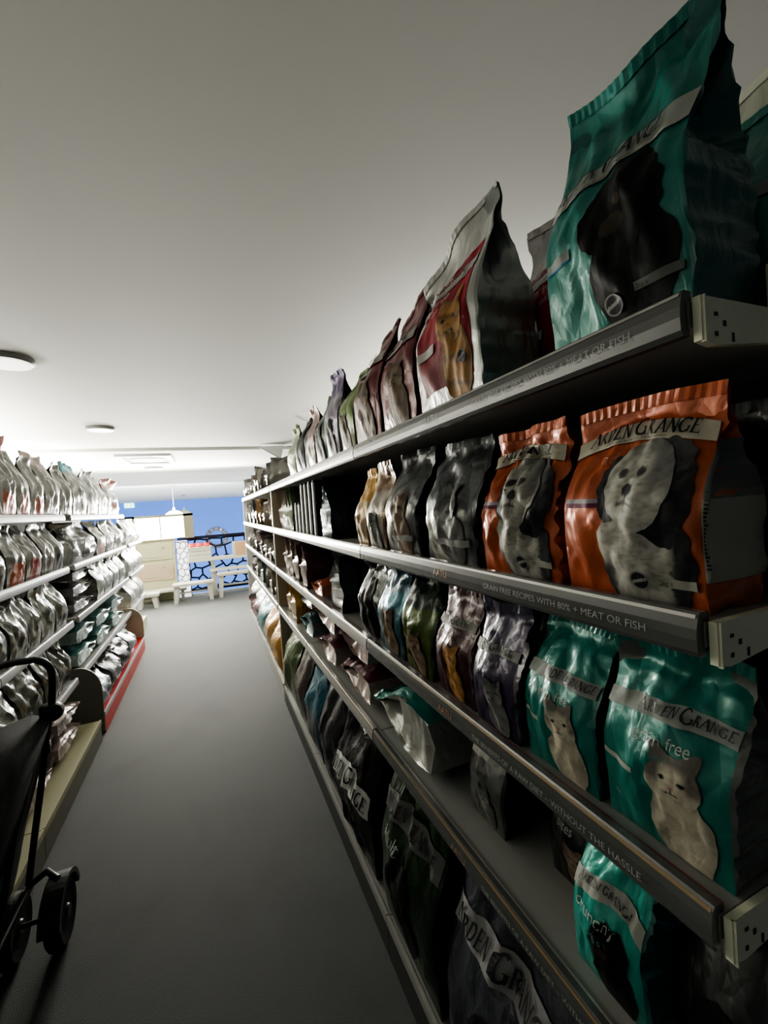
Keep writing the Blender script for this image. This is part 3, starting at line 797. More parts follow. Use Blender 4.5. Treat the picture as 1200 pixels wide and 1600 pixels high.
# bags turned with their broad side to the camera
def sbag(label, y, x, z, w, h, d, cols, seed, art=None, res=1, rz=0, group=None, **kw):
    return bag(label, x+w/2, y, z, w, h, d, cols, seed, rz=rz, art=art, res=res, group=group, **kw)
def art_dark_panel(b, t):
    rect(b, t, -.25, .3, .3, .85, lambda x, y: (.035, .037, .04, 0), 'grey_print_panel', nx=8, ny=10)
sbag('broad dark teal black bag turned sideways on the second shelf', 2.02, A+.02, ZD[1], .36, .29, .17, plain_cols((.018, .032, .036, .2), lerp(SILVER, BLUE, .45), seed=3), 51.1, art_dark_panel, 2, crease=1.2, gb=.03)
for k in range(6):
    y = 2.26 + k*.105; h = .30 if k < 4 else .19
    mb = MB(); w_ = .018
    t = thing('flat_pouch', ['nearest of the thin tall pale-edged pouches on the second shelf', 'thin pale-edged pouch, second from the broad dark bag', 'thin pale-edged pouch, third from the broad dark bag',
              'thin pale-edged pouch, fourth and last of the tall ones', 'shorter thin pouch just behind the four tall ones', 'shorter thin pouch beside the pale green bags'][k], 'pouch', (A+.034, y, ZD[1]+.001))
    mb.prism([(-.004, -.009), (.006, -.011), (.2, -.008), (.2, .008), (.006, .011), (-.004, .009)], 'z', 0, h-.02)
    mb.prism([(-.004, -.003), (.2, -.003), (.2, .003), (-.004, .003)], 'z', h-.02, h)
    mb.build('pouch_body', M['black'] if k % 2 else M['back'], t)
    mb = MB(); mb.prism([(-.007, -.007), (-.004, -.0115), (.003, -.0125), (.003, .0125), (-.004, .0115), (-.007, .007)], 'z', 0, h-.012); mb.build('lit_pale_edge', M['signwhite'], t)  # bright light on the pouch edge, put into a white part
cs = [(LGREEN, 'pale green'), (LGREEN, 'pale green and silver'), (PALE, 'pale silver'), (PALE, 'cream silver'), (PINK, 'pinkish silver')]
for k, (c, nm) in enumerate(cs):
    y = 2.95+k*.15
    sbag(f'{nm} bag, {["first", "second", "third", "fourth", "fifth"][k]} in the row before the divider, second shelf', y, A+.02+.01*k, ZD[1], .26, .30, .10,
         plain_cols(lerp(c, DGREEN, .7) if k < 2 else lerp(c, BROWN, .5), lerp(c, WHITE, .5), seed=k), 60+k*1.3, None, 1, gb=.03, crease=1.1, bulge=.008)

# third shelf right
def art_cat_teal(b, t):
    band(b, t, 1.00, 1.13, (.30, .32, .30, 0), arch=.10)
    b.brand(t, 1.04, .66, x0=-.18, arch=.10)
    b.text(t, 'grain free', -.18, .84, .085, M['ink_white'])
    b.text(t, 'sensitive', -.12, .75, .05, simple('teal_ink', (.08, .26, .22), .5))
    rect(b, t, -.49, -.16, .545, .59, lambda x, y: (.30, .30, .27, 0), 'pale_label')
    b.text(t, '2kg', -.38, .26, .03, M['ink_white'])
    animal(b, t, 'cream', .15, .34, .98)
rbag('teal cat food bag with cream cat, nearest on the third shelf', .308, .480, A+.045, ZD[2], .262, .095, plain_cols(TEAL, (.10, .11, .10, .2), seed=3), 71.5, art_cat_teal, 3, crease=1.3, slump=.0, top=.74, ear=-.04, twist=.15)
rbag('teal cat food bag with cream cat, the farther of the pair on the third shelf', .492, .652, A+.040, ZD[2], .262, .095, plain_cols(TEAL, DTEAL, seed=4), 73.1, art_cat_teal, 3, crease=1.3, ear=-.02, lean=.2, twist=-.1)
def art_gf(b, t): b.text(t, 'grain free', -.3, .85, .08, gw)
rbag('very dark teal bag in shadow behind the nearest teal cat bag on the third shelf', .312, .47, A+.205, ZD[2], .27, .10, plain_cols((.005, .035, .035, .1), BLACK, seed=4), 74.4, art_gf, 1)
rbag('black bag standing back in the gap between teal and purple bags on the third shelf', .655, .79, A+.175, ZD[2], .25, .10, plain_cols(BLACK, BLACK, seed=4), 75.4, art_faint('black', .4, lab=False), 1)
def art_pur(b, t):
    band(b, t, 1.15, 1.28, (.34, .34, .32, 0), arch=.1); b.brand(t, 1.19, .74, x0=-.36, arch=.1); b.text(t, 'grain free', -.3, 1.0, .09, gw); animal(b, t, 'grey', .15, .36, .9, .6)
def art_mar(b, t):
    band(b, t, 1.10, 1.22, (.34, .33, .31, 0), arch=.1); b.brand(t, 1.135, .76, x0=-.36, arch=.1); b.text(t, 'grain free', -.3, .95, .09, simple('maroon_ink', (.25, .10, .12), .5)); b.text(t, 'adult', -.1, .84, .06, simple('maroon_ink', (.25, .10, .12), .5)); animal(b, t, 'ginger', .12, .40, .9, .6)
rbag('purple and silver bag with white name band on the third shelf', .668, .808, A+.030, ZD[2], .255, .09, plain_cols((.035, .022, .06, .2), (.16, .15, .17, .6), topc=(.06, .055, .09, .3), seed=6), 77.7, art_pur, 2, crease=2.2, ear=.02)
rbag('maroon bag with ginger picture beside the purple bag on the third shelf', .825, .985, A+.035, ZD[2], .262, .09, plain_cols((.055, .012, .016, .15), (.2, .16, .16, .5), seed=7), 79.9, art_mar, 2, crease=1.8)
rbag('olive green bag with twisted folded front on the third shelf', 1.01, 1.165, A+.022, ZD[2], .30, .09, plain_cols((.07, .11, .015, .15), (.03, .05, .02, .2), topc=(.006, .018, .012, .1), topv=.62, seed=8), 81.4, art_faint('brown', .4, lab=False), 2, crease=2.6, twist=.5, lean=.3)
rbag('pale blue silver bag beside the olive green one on the third shelf', 1.19, 1.375, A+.02, ZD[2], .30, .10, plain_cols((.06, .16, .20, .5), (.02, .03, .035, .3), topc=(.01, .07, .10, .2), topv=.7, seed=9, low=(.12, .20, .22, .4), lowv=.5), 83.2, art_faint('brown', .4, lab=False), 2, crease=2.2, lean=-.1)
rbag('silver bag with glossy creases left of the pale blue one on the third shelf', 1.395, 1.60, A+.02, ZD[2], .31, .11, plain_cols((.16, .165, .16, .75), BLACK, seed=10), 85.9, art_faint('black', .4, lab=False), 2, crease=2.6)
sbag('broad slate black bag turned sideways under the second strip joint on the third shelf', 1.95, A+.03, ZD[2], .34, .29, .18, plain_cols((.03, .032, .036, .35), (.42, .42, .40, .6), seed=3), 87.0, art_faint('black', .5), 2, crease=2.0, gb=.03)
mrn = [('maroon bag with pale creased edge, nearest of the maroon group on the third shelf', 2.62), ('maroon bag with pale creased edge, second of the maroon group on the third shelf', 2.92), ('maroon and silver bag, third of the maroon group on the third shelf', 3.18), ('pale maroon bag against the divider on the third shelf', 3.42)]
for k, (lab, y) in enumerate(mrn):
    sbag(lab, y, A+.02+.01*k, ZD[2], .30, .30, .13, plain_cols((.085, .022, .045, .15) if k < 2 else (.2, .10, .10, .3), (.60, .52, .46, .45), seed=k), 91+k*1.9, None, 1, gb=.03, crease=1.6)
# lying bags: rot (-90,0,0): height runs away from the camera, front face up
def lying(label, x0, y0, z, w, h, d, cols, seed, art=None, res=1, group=None, rzz=0, **kw):
    LZ[0] = max([q for q in [0.16] + ZD if q <= z + .02])
    return bag(label, x0+w/2, y0, z+d*.52+.004, w, h, d, cols, seed, rot=(-PI/2, 0, math.radians(rzz)), art=art, res=res, group=group, gb=kw.pop('gb', -.015), **kw)
lying('small orange red bag lying in front of the maroon group on the third shelf', A+.02, 2.18, ZD[2], .17, .26, .055, plain_cols((.45, .10, .04, .3), (.6, .25, .15, .4), seed=1), 99.2, None, 1)

# fourth shelf right
def art_crunch(b, t):
    band(b, t, 1.12, 1.32, (.30, .31, .28, 0), arch=.6, wave=.03)
    b.brand(t, 1.20, .70, x0=-.36, arch=.6)
    b.text(t, 'crunchy', -.38, .86, .14, M['ink_white'], shear=.1); b.text(t, 'bites', -.2, .68, .10, simple('teal_ink', (.08, .30, .25), .5))
    animal(b, t, 'black', .16, .30, .85, .7)
rbag('teal crunchy treats bag with black dog on the fourth shelf', .440, .575, A+.055, ZD[3], .245, .08, plain_cols((.02, .30, .24, .2), DTEAL, seed=12), 101.2, art_crunch, 3, crease=1.6, twist=-.15)
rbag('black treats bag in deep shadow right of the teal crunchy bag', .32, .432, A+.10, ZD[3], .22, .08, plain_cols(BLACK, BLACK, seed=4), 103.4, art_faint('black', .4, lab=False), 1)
def art_bites(b, t): b.text(t, 'bites', -.25, .95, .14, gw); animal(b, t, 'brown', .12, .35, .9, .4)
rbag('black bites treats bag standing back on the fourth shelf', .60, .73, A+.15, ZD[3], .24, .08, plain_cols(BLACK, BLACK, seed=5), 105.4, art_bites, 2)
def art_sd(b, t):
    band(b, t, 1.22, 1.36, (.40, .40, .36, 0), arch=.3); b.text(t, 'crunchy', -.3, .95, .12, M['ink_dark']); animal(b, t, 'grey', .12, .40, .85, .5)
rbag('small silver treats bag with pale band standing alone on the fourth shelf', .83, .965, A+.10, ZD[3], .245, .08, plain_cols((.15, .15, .15, .5), (.03, .03, .034, .4), seed=6), 107.0, art_sd, 2, crease=2.2)
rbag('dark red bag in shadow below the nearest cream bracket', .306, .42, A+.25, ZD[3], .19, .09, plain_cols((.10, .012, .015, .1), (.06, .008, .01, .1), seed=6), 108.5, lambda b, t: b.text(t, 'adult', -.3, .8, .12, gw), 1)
lying('teal bag lying flat with crimped silver side on the fourth shelf', A+.035, 1.08, ZD[3], .20, .42, .15, plain_cols((.010, .16, .13, .15), (.50, .50, .46, .6), (.01, .15, .12, .2), seed=5), 111.7, None, 2, crease=2.4)
def stack(labels, x0, ys, zb, w, h, d, cols, seed, res=1):
    for k, l in enumerate(labels):
        lying(l, x0 + .008*(k % 2), ys + .02*(k % 2), zb + k*(d+.012), w, h, d, cols[k % len(cols)], seed+k*2.3, None, res, crease=2.2)
pinks = [plain_cols((.10, .02, .03, .2), (.52, .44, .40, .55), seed=2), plain_cols((.12, .03, .035, .2), (.50, .40, .38, .55), seed=3)]
stack(['silver sided maroon bag lying at the bottom of the nearer two-high pile, fourth shelf', 'silver sided maroon bag lying on top of the nearer two-high pile, fourth shelf'], A+.035, 1.58, ZD[3], .26, .38, .085, pinks, 115.0, 2)
stack(['maroon bag with silver side, bottom of the farther two-high pile on the fourth shelf', 'maroon bag with silver side, top of the farther two-high pile on the fourth shelf'], A+.03, 2.05, ZD[3], .26, .40, .085, pinks, 121.0, 1)
lying('dark teal bag with glossy silver side lying past the maroon piles', A+.03, 2.55, ZD[3], .26, .36, .10, plain_cols((.02, .06, .07, .3), (.25, .36, .36, .7), seed=5), 125.0, None, 1, crease=2.4)
lying('teal silver bag lying on the dark teal one, fourth shelf', A+.04, 2.57, ZD[3]+.145,   .26, .34, .055, plain_cols((.04, .15, .15, .3), (.40, .46, .44, .7), seed=5), 126.0, None, 1, crease=2.4)
sbag('golden yellow bag standing at the divider on the fourth shelf', 3.15, A+.03, ZD[3], .28, .28, .16, plain_cols(GOLD, (.62, .50, .30, .5), seed=5), 127.0, None, 1, gb=.03, crease=2.2)
sbag('golden brown bag squeezed against the divider on the fourth shelf', 3.45, A+.05, ZD[3], .28, .27, .15, plain_cols(GOLD, (.45, .33, .16, .4), seed=6), 128.0, None, 1, gb=.03, crease=2.2)

# base right: big sacks
def art_sack(bandy, nm=None, bandc=(.42, .42, .40, 0), ink=None, bs=.85):
    def f(b, t):
        band(b, t, bandy, bandy+.17, bandc, arch=.25)
        b.brand(t, bandy+.045, bs, x0=-.42, arch=.25)
        if nm: b.text(t, nm, -.35, bandy-.2, .12, ink or gw, shear=.2)
        animal(b, t, 'black', .08, bandy-.62, .62, .5)
    return f
rbag('slate grey sack with white name band on the base shelf, nearest the camera', .60, 1.02, A+.01, ZB, .56, .17, plain_cols((.045, .048, .062, .3), (.03, .032, .04, .3), seed=1), 131.3, art_sack(.92, None, (.24, .24, .24, 0)), 2, crease=2.2, top=.75, bulge=.035)
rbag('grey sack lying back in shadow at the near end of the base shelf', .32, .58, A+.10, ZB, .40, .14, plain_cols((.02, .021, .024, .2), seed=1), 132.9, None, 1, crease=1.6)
rbag('dark green adult sack with grey name band on the base shelf', 1.07, 1.47, A+.015, ZB, .60, .16, plain_cols((.012, .035, .012, .15), BLACK, seed=2), 135.1, art_sack(1.02, 'adult', (.13, .13, .125, 0)), 2, crease=1.8, bulge=.035)
rbag('black sack with bright name band past the strip joint on the base shelf', 1.58, 2.04, A-.005, ZB, .60, .17, plain_cols((.016, .016, .018, .25), BLACK, seed=3), 137.1, art_sack(.60, None, (.60, .60, .57, 0), bs=.9), 2, crease=2.4, bulge=.04)
rbag('glossy dark grey sack beside the black sack on the base shelf', 2.07, 2.40, A+.0, ZB, .58, .16, plain_cols((.05, .05, .055, .5), BLACK, seed=4), 139.1, None, 1, crease=2.6, bulge=.03)
rbag('deep blue teal sack on the base shelf', 2.43, 2.78, A+.0, ZB, .54, .16, plain_cols((.015, .12, .17, .35), BLACK, seed=5, low=(.05, .06, .07, .3)), 141.1, None, 1, crease=2.4, bulge=.03)
rbag('grey and brown sack between the blue teal and green sacks on the base shelf', 2.81, 3.12, A+.01, ZB, .55, .15, plain_cols((.12, .10, .09, .5), BLACK, seed=6), 143.1, None, 1, crease=2.4, bulge=.03)
rbag('mossy green sack beside the divider on the base shelf', 3.16, 3.62, A+.0, ZB, .60, .17, plain_cols((.10, .15, .05, .3), (.08, .10, .04, .3), seed=7), 145.1, None, 1, crease=2.4, bulge=.04)

# far right shelving run
far_g = 'packed bags on the far right shelving run'
rows_far = [
 (ZD[0], 'top', [(3.80, PALE), (4.06, DSILVER), (4.26, (.22, .18, .14, .2)), (4.55, (.07, .06, .07, .2)), (4.82, PALE), (5.05, (.25, .2, .17, .2)), (5.28, (.12, .03, .04, .2)), (5.6, PALE), (5.95, SILVER), (6.35, SILVER), (6.7, PALE)], .27),
 (ZD[1], 'second', [(3.92, PALE), (4.18, (.5, .38, .25, .4)), (4.5, PALE), (4.85, (.50, .26, .08, .3)), (5.25, (.55, .33, .14, .3)), (5.7, (.2, .21, .26, .3)), (6.15, PALE), (6.55, SILVER)], .28),
 (ZD[2], 'third', [(3.95, PALE), (4.25, (.4, .36, .25, .4)), (4.6, PALE), (5.0, MAROON), (5.45, (.3, .22, .25, .4)), (5.9, PALE), (6.4, SILVER)], .27),
 (ZD[3], 'fourth', [(3.95, PALE), (4.3, (.5, .42, .28, .4)), (4.7, PALE), (5.1, (.10, .2, .2, .3)), (5.6, PALE), (6.2, (.35, .3, .33, .4))], .26)]
ordn = ['first', 'second', 'third', 'fourth', 'fifth', 'sixth', 'seventh', 'eighth', 'ninth', 'tenth', 'eleventh']
def cname(c):
    for n_, v in (('pale', PALE), ('silver', SILVER), ('dark silver', DSILVER), ('maroon', MAROON)):
        if c is v: return n_
    r, g, b = c[:3]
    if max(r, g, b) < .1: return 'blackish'
    if r > 1.7*b and r > .4: return 'orange gold'
    if r > 1.2*b: return 'brownish'
    if g > r*1.4: return 'dark teal'
    return 'greyish'
for z, rn, lst, h in rows_far:
    for k, (y, c) in enumerate(lst):
        sbag(f'{cname(c)} bag, {ordn[k]} beyond the beige divider panel on the {rn} shelf', y, A+.03, z, .22, h*random.uniform(.86, 1.08), .13,
             plain_cols(lerp(c, (.05, .045, .04, .2), .55), lerp(c, WHITE, .45), seed=k), 150+k*1.1+z*7, None, 1, gb=.03, crease=2.6, lean=random.uniform(-.35, .35), slump=random.uniform(-.3, .3), rz=random.uniform(-28, 4))  # faces darkened and gussets whitened: lit edges put into the colour
for k, (y0, y1, c, lab) in enumerate([(3.80, 4.25, GOLD, 'golden yellow sack, first beyond the divider on the base shelf'), (4.30, 4.78, (.50, .27, .08, .3), 'orange gold sack, second beyond the divider on the base shelf'),
          (4.85, 5.45, (.10, .26, .27, .3), 'light teal sack beyond the golden ones on the base shelf'), (5.55, 6.6, (.035, .03, .032, .2), 'large black and maroon sack at the far end of the base shelf')]):
    rbag(lab, y0, y1, A-.03, ZB, .60 if k < 3 else .64, .24, plain_cols(c, c, seed=k, topc=(PALE if k == 3 else None), topv=.62, low=(MAROON if k == 3 else None)), 170+k*2.1, None, 1, crease=2.4, bulge=.05)

# ---- bags on the left-hand shelves (fronts face the aisle)
def lbag(label, y0, y1, x, z, h, d, cols, seed, art=None, res=1, group=None, **kw):
    return bag(label, -x-d/2, (y0+y1)/2, z, (y1-y0), h, d, cols, seed, rz=90, art=art, res=res, group=group, **kw)
def lcols(low, top=None, main=(.30, .30, .28, .45), seed=0, lowv=.30):
    return plain_cols(main, lerp(main, SILVER, .5), topc=top, topv=.80, low=low, lowv=lowv, seed=seed)
ZE = [z-.012 for z in ZL]
RO = (.42, .10, .05, .2); CO = (.62, .30, .24, .2)
Ltop = [(2.44, 2.80, RO, None, 'silver bag with orange foot, first in view on the top left shelf'), (2.82, 3.03, RO, CO, 'silver bag with coral top and orange foot on the top left shelf'),
 (3.05, 3.24, RO, None, 'silver bag with red orange foot beside the coral-topped one'), (3.26, 3.48, RO, None, 'silver bag with deep orange foot, fourth on the top left shelf'),
 (3.50, 3.80, None, (.55, .45, .42, .3), 'plain silver bag with peaked pinkish top on the top left shelf'), (3.83, 4.12, None, (.30, .28, .24, .3), 'silver bag with brown top bridging the two left bays'),
 (4.15, 4.55, None, (.05, .35, .42, .3), 'silver bag with light blue top on the top left shelf'), (4.60, 4.98, None, None, 'silver bag right of the blue-topped bag on the top left shelf'),
 (5.02, 5.38, None, (.5, .5, .48, .5), 'slim silver bag with pinched top on the top left shelf'), (5.42, 6.0, CO, (.60, .22, .17, .2), 'last bag of the top left shelf, with salmon pink top')]
for k, (y0, y1, lo, tp, lab) in enumerate(Ltop):
    lbag(lab, y0, y1, B_+.02, ZE[0], (.38, .44, .40, .39, .43, .41, .47, .42, .41, .42)[k], .13, lcols(lo, tp, seed=k), 200+k*1.7, None, 2 if k < 6 else 1, crease=2.2, lean=.15*(-1)**k, ear=.05*((k*2 % 3)-1), notch=.03)
L2 = [(2.50, 2.82, (.06, .05, .05, .4), None, 'dark silver bag partly cut by the frame edge on the second left shelf'), (2.85, 3.09, RO, None, 'silver bag with orange foot, first whole one on the second left shelf'), (3.11, 3.35, (.30, .03, .03, .2), None, 'silver bag with crimson foot on the second left shelf'),
 (3.37, 3.58, (.12, .10, .10, .3), None, 'silver bag with dark foot beside the crimson-footed one'), (3.60, 3.79, (.05, .04, .08, .3), None, 'silver bag with dark violet mark at the end of the second left shelf'),
 (4.02, 4.80, None, None, 'wide dark grey bag at the start of the red-based bay, second left shelf'), (4.86, 5.2, (.5, .25, .24, .3), None, 'pale pinkish bag behind the wide dark grey one'), (5.24, 5.62, None, None, 'pale silver bag near the far end of the second left shelf'), (5.66, 6.14, None, None, 'palest bag at the far end of the second left shelf')]
for k, (y0, y1, lo, tp, lab) in enumerate(L2):
    main = (.10, .105, .10, .5) if k == 5 else ((.24, .24, .23, .55) if k < 5 else (.38, .38, .36, .4))
    lbag(lab, y0, y1, B_+.02, ZE[1], .335, .14 if k != 5 else .2, lcols(lo, tp, main, seed=k, lowv=.38), 220+k*1.9, None, 2 if k < 5 else 1, crease=2.4, lean=.1*(-1)**k)
L3 = [(2.52, 2.78, None, 'grey silver bag behind the buggy handle on the third left shelf'), (2.80, 3.04, None, 'grey silver bag just right of the buggy handle on the third left shelf'), (3.06, 3.26, None, 'olive silver bag, third on the third left shelf'), (3.28, 3.52, None, 'creased silver bag, fourth on the third left shelf'), (3.54, 3.78, (.06, .06, .09, .3), 'slim silver bag closing the third left shelf before the gap')]
for k, (y0, y1, lo, lab) in enumerate(L3):
    lbag(lab, y0, y1, B_+.02, ZE[2], .34, .14, lcols(lo, None, (.19, .20, .19, .6), seed=k), 240+k*1.9, None, 2, crease=2.6, lean=.1*(-1)**k)
def llying(label, x0, y0, z, w, h, d, cols, seed, res=1, **kw):
    LZ[0] = max([q for q in [ZB-.004] + ZE if q <= z + .02])
    return bag(label, -x0-w/2, y0, z+d*.52+.004, w, h, d, cols, seed, rot=(-PI/2, 0, 0), res=res, gb=-.015, **kw)
dk = plain_cols((.07, .07, .07, .3), (.16, .16, .155, .5), seed=3)
for k in range(3):
    llying(['dark bag at the bottom of the three-high pile on the third left shelf', 'dark bag in the middle of the three-high pile on the third left shelf', 'dark bag topping the three-high pile on the third left shelf'][k], B_+.03, 4.0+.01*k, ZE[2]+k*.10, .30, .62, .058, dk, 250+k*2.0, 1, crease=2.0)
for k, (y0, y1) in enumerate([(4.72, 5.0), (5.04, 5.4), (5.45, 5.75), (5.8, 6.14)]):
    lbag(['silver bag right after the three-high dark pile, third left shelf', 'grey green silver bag, second after the dark pile', 'pale silver bag, third after the dark pile', 'pale silver bag, last on the third left shelf'][k], y0, y1, B_+.02, ZE[2], .33, .14, lcols(None, None, (.33, .36, .34, .45), seed=k), 256+k*1.9, None, 1, crease=2.4)
L4 = [(2.46, 2.83, 'dark silver bag seen through the buggy frame on the fourth left shelf'), (2.87, 3.2, 'grey silver bag, second on the fourth left shelf'), (3.24, 3.48, 'green grey silver bag, third on the fourth left shelf'), (3.50, 3.76, 'silver bag with navy mark, last before the rounded grey panel')]
for k, (y0, y1, lab) in enumerate(L4):
    lbag(lab, y0, y1, B_+.03, ZE[3], .36, .14, lcols((.05, .06, .09, .2) if k == 3 else None, None, (.17, .18, .17, .65), seed=k), 262+k*1.9, None, 2, crease=2.8, lean=-.1)
tl = plain_cols((.06, .20, .19, .3), (.36, .44, .42, .6), seed=3)
for k, (y, z) in enumerate([(4.0, 0), (4.02, .135), (4.62, 0), (4.64, .135), (5.3, 0), (5.32, .135)]):
    llying(['teal silver bag', 'teal silver bag', 'pale teal bag', 'pale teal bag', 'faded teal bag', 'faded teal bag'][k] + [' at the bottom', ' on top'][k % 2] + f' of the {["nearest", "middle", "farthest"][k//2]} lying pile on the fourth left shelf', B_+.03, y, ZE[3]+z, .30, .60, .09, tl, 270+k*2.0, 1, crease=2.4)
pk = [plain_cols((.42, .34, .33, .45), (.52, .45, .44, .55), seed=4), plain_cols((.35, .30, .30, .45), (.48, .42, .42, .6), seed=5)]
for k, (y, z, lab) in enumerate([(2.10, 0, 'pinkish silver bag lying on the cream base, nearest, below the buggy frame'), (2.66, 0, 'pinkish silver bag lying on the cream base, second of the row'), (3.20, 0, 'pinkish silver bag lying on the cream base, farthest, by the grey panel'),
         (2.68, .135, 'pinkish silver bag lying on top of the second one on the cream base'), (3.22, .135, 'pinkish silver bag lying on top of the farthest one on the cream base')]):
    llying(lab, B_-.03, y, ZB-.004+z,   .28, .46, .068, pk[k % 2], 290+k*1.7, 2, crease=3.0)
blk = plain_cols((.02, .021, .024, .3), (.45, .48, .50, .75), seed=3)
for k, (y0, y1, c, lab) in enumerate([(4.02, 4.40, (.33, .37, .40, .8), 'crumpled bluish silver sack at the near end of the red base'), (4.44, 4.86, (.10, .10, .10, .5), 'dark grey sack with white edge on the red base'), (4.9, 5.35, (.03, .03, .033, .3), 'black glossy sack on the red base'), (5.4, 5.75, (.45, .48, .50, .8), 'pale crumpled silver sack, last on the red base')]):
    lbag(lab, y0, y1, BB+.05, ZB-.004, (.26, .32, .38, .40)[k], .20, plain_cols(c, lerp(c, SILVER, .4), seed=k), 300+k*1.9, None, 1, crease=3.0, bulge=.03)
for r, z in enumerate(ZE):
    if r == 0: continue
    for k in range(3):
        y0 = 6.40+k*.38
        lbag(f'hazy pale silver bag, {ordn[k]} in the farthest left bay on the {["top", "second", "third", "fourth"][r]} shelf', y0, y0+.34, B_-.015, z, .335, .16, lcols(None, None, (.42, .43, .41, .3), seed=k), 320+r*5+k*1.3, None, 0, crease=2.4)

# ---- black buggy at the left edge of the frame
bg = thing('pet_buggy', 'black folding pet buggy cut off by the left edge of the photo', 'buggy', (-.80, 2.12, 0))
def bt(name, pts, r, m, par, seg=12):
    mb = MB(); mb.tube(pts, r, seg); return mb.build(name, m, par, smooth=True, angle=math.radians(60))
def arcpts(c, r, a0, a1, n, plane='xz'):
    out = []
    for i in range(n+1):
        w = math.radians(a0+(a1-a0)*i/n); out.append((c[0]+r*math.cos(w), c[1], c[2]+r*math.sin(w)))
    return out
h = bt('handle', [(-.03, -.60, 1.10), (-.03, -.20, 1.112), (-.02, -.06, 1.118), (.03, -.01, 1.119), (.06, .0, 1.118)] + arcpts((.10, 0, 1.048), .07, 90, 0, 8)[1:] + [(.168, .0, 1.0), (.160, .0, .92), (.150, .0, .885)], .0135, M['black'], bg)
bt('grip', [(-.03, -.58, 1.10), (-.03, -.20, 1.1125), (-.02, -.07, 1.1185)], .019, M['rubber'], h)
mb = MB(); mb.lathe([(0, -.022), (.024, -.022), (.034, -.014), (.036, 0), (.034, .014), (.024, .022), (0, .022)], (.165, 0, .895), 20, 'y'); mb.box((.12, -.02, .86), (.165, .02, .93), bev=.008)
mb.build('folding_joint', M['black'], bg, smooth=True, angle=.7)
for s_ in (0, -.50):
    bt('frame_leg', [(.150, s_, .885), (.135, s_, .80), (.10, s_+.01, .60), (.065, s_+.02, .42), (.03, s_+.02, .22)], .0125, M['black'], bg)
bt('frame_leg', [(.14, -.03, .86), (.08, -.20, .55), (.05, -.40, .16)], .0115, M['black'], bg)
bt('cross_bar', [(.03, -.50, .21), (.03, -.2, .205), (.035, .02, .21)], .012, M['black'], bg)
mb = MB(); n = 10
for j in range(n+1):
    v = j/n; z = .27+.60*v; hw = .085+.03*v
    for (sx, sy) in [(-1, -.55), (0, -.60), (1, -.55), (1.05, -.3), (1, -.02), (.3, .03), (-.6, .03), (-1, -.05)]:
        k2 = 1 + .08*noise.noise(Vector((sx*2, sy*9, v*4)))
        mb.v.append((-.035+.085*v + sx*hw*k2*(.55+.4*v), -.26+(sy+.26)*(.82+.2*v), z + (.02*math.sin(sx*3+sy*5) if j == n else 0)))
for j in range(n):
    for k in range(8): mb.face([j*8+k, j*8+(k+1) % 8, (j+1)*8+(k+1) % 8, (j+1)*8+k])
mb.face(list(range(8))[::-1]); mb.face([n*8+k for k in range(8)])
cab = mb.build('fabric_cabin', M['fabric'], bg, smooth=True)
mb = MB(); mb.box((.142, -.018, .735), (.150, -.012, .775), bev=.002); mb.build('zip_pull', M['chrome'], cab)
def wheel(cx, cy, r, par):
    mb = MB(); mb.lathe([(r*.55, -.022), (r*.86, -.028), (r*.97, -.018), (r, 0), (r*.97, .018), (r*.86, .028), (r*.55, .022)], (cx, cy, r), 36, 'x')
    wv = mb.build('wheel', M['rubber'], par, smooth=True, angle=.8)
    mb = MB(); mb.lathe([(0, -.030), (r*.2, -.030), (r*.25, -.018), (r*.6, -.014), (r*.6, .014), (r*.25, .018), (r*.2, .030), (0, .030)], (cx, cy, r), 24, 'x')
    mb.build('wheel_hub', M['black'], wv, smooth=True, angle=.6)
wheel(.150, -.06, .118, bg); wheel(.0, -.06, .118, bg); wheel(.05, -.50, .10, bg)
bt('axle', [(-.02, -.06, .118), (.172, -.06, .118)], .009, M['black'], bg)
bt('wheel_fork', [(.05, -.38, .16), (.05, -.46, .22), (.05, -.50, .10)], .010, M['black'], bg)
mb = MB(); o_ = [(-.06+.14*math.cos(math.radians(a)), .118+.14*math.sin(math.radians(a))) for a in range(10, 171, 10)]; i_ = [(-.06+.122*math.cos(math.radians(a)), .118+.122*math.sin(math.radians(a))) for a in range(170, 9, -10)]
mb.prism(o_+i_, 'x', .115, .185)
mb.build('mudguard', M['black'], bg)
bt('stay', [(.03, .02, .21), (.10, .0, .26), (.15, -.06, .258)], .012, M['black'], bg)

# ---- far end: cabinet, windows, railing, benches
cb = thing('cabinet', 'cream panelled cabinet wall standing below the bright window', 'cabinet', (-1.6, 9.55, 0))
mb = MB(); mb.box((-1.0, 0, 0), (.93, .12, 1.20), bev=.006); mb.build('carcass', M['cream'], cb)
for (x0, x1, z0, z1, mm) in ((-.95, .20, .82, 1.14, 'cream'), (.26, .88, .82, 1.14, 'cream'), (-.95, .20, .42, .74, 'cream2'), (.26, .88, .42, .74, 'cream2')):
    mb = MB(); mb.box((x0, -.018, z0), (x1, 0, z1), bev=.004); mb.box((x0+.05, -.024, z0+.05), (x1-.05, -.018, z1-.05), bev=.003); d_ = mb.build('door', M[mm], cb)
    mb = MB(); mb.lathe([(0, -.05), (.012, -.048), (.014, -.036), (.006, -.03), (.006, -.024), (0, -.024)], ((x0+x1)/2+.15, 0, z1-.08), 12, 'y'); mb.build('knob', M['chrome'], d_)
mb = MB(); mb.box((-1.02, -.03, 1.20), (.945, .14, 1.225), bev=.004); mb.build('top_board', M['cream2'], cb)
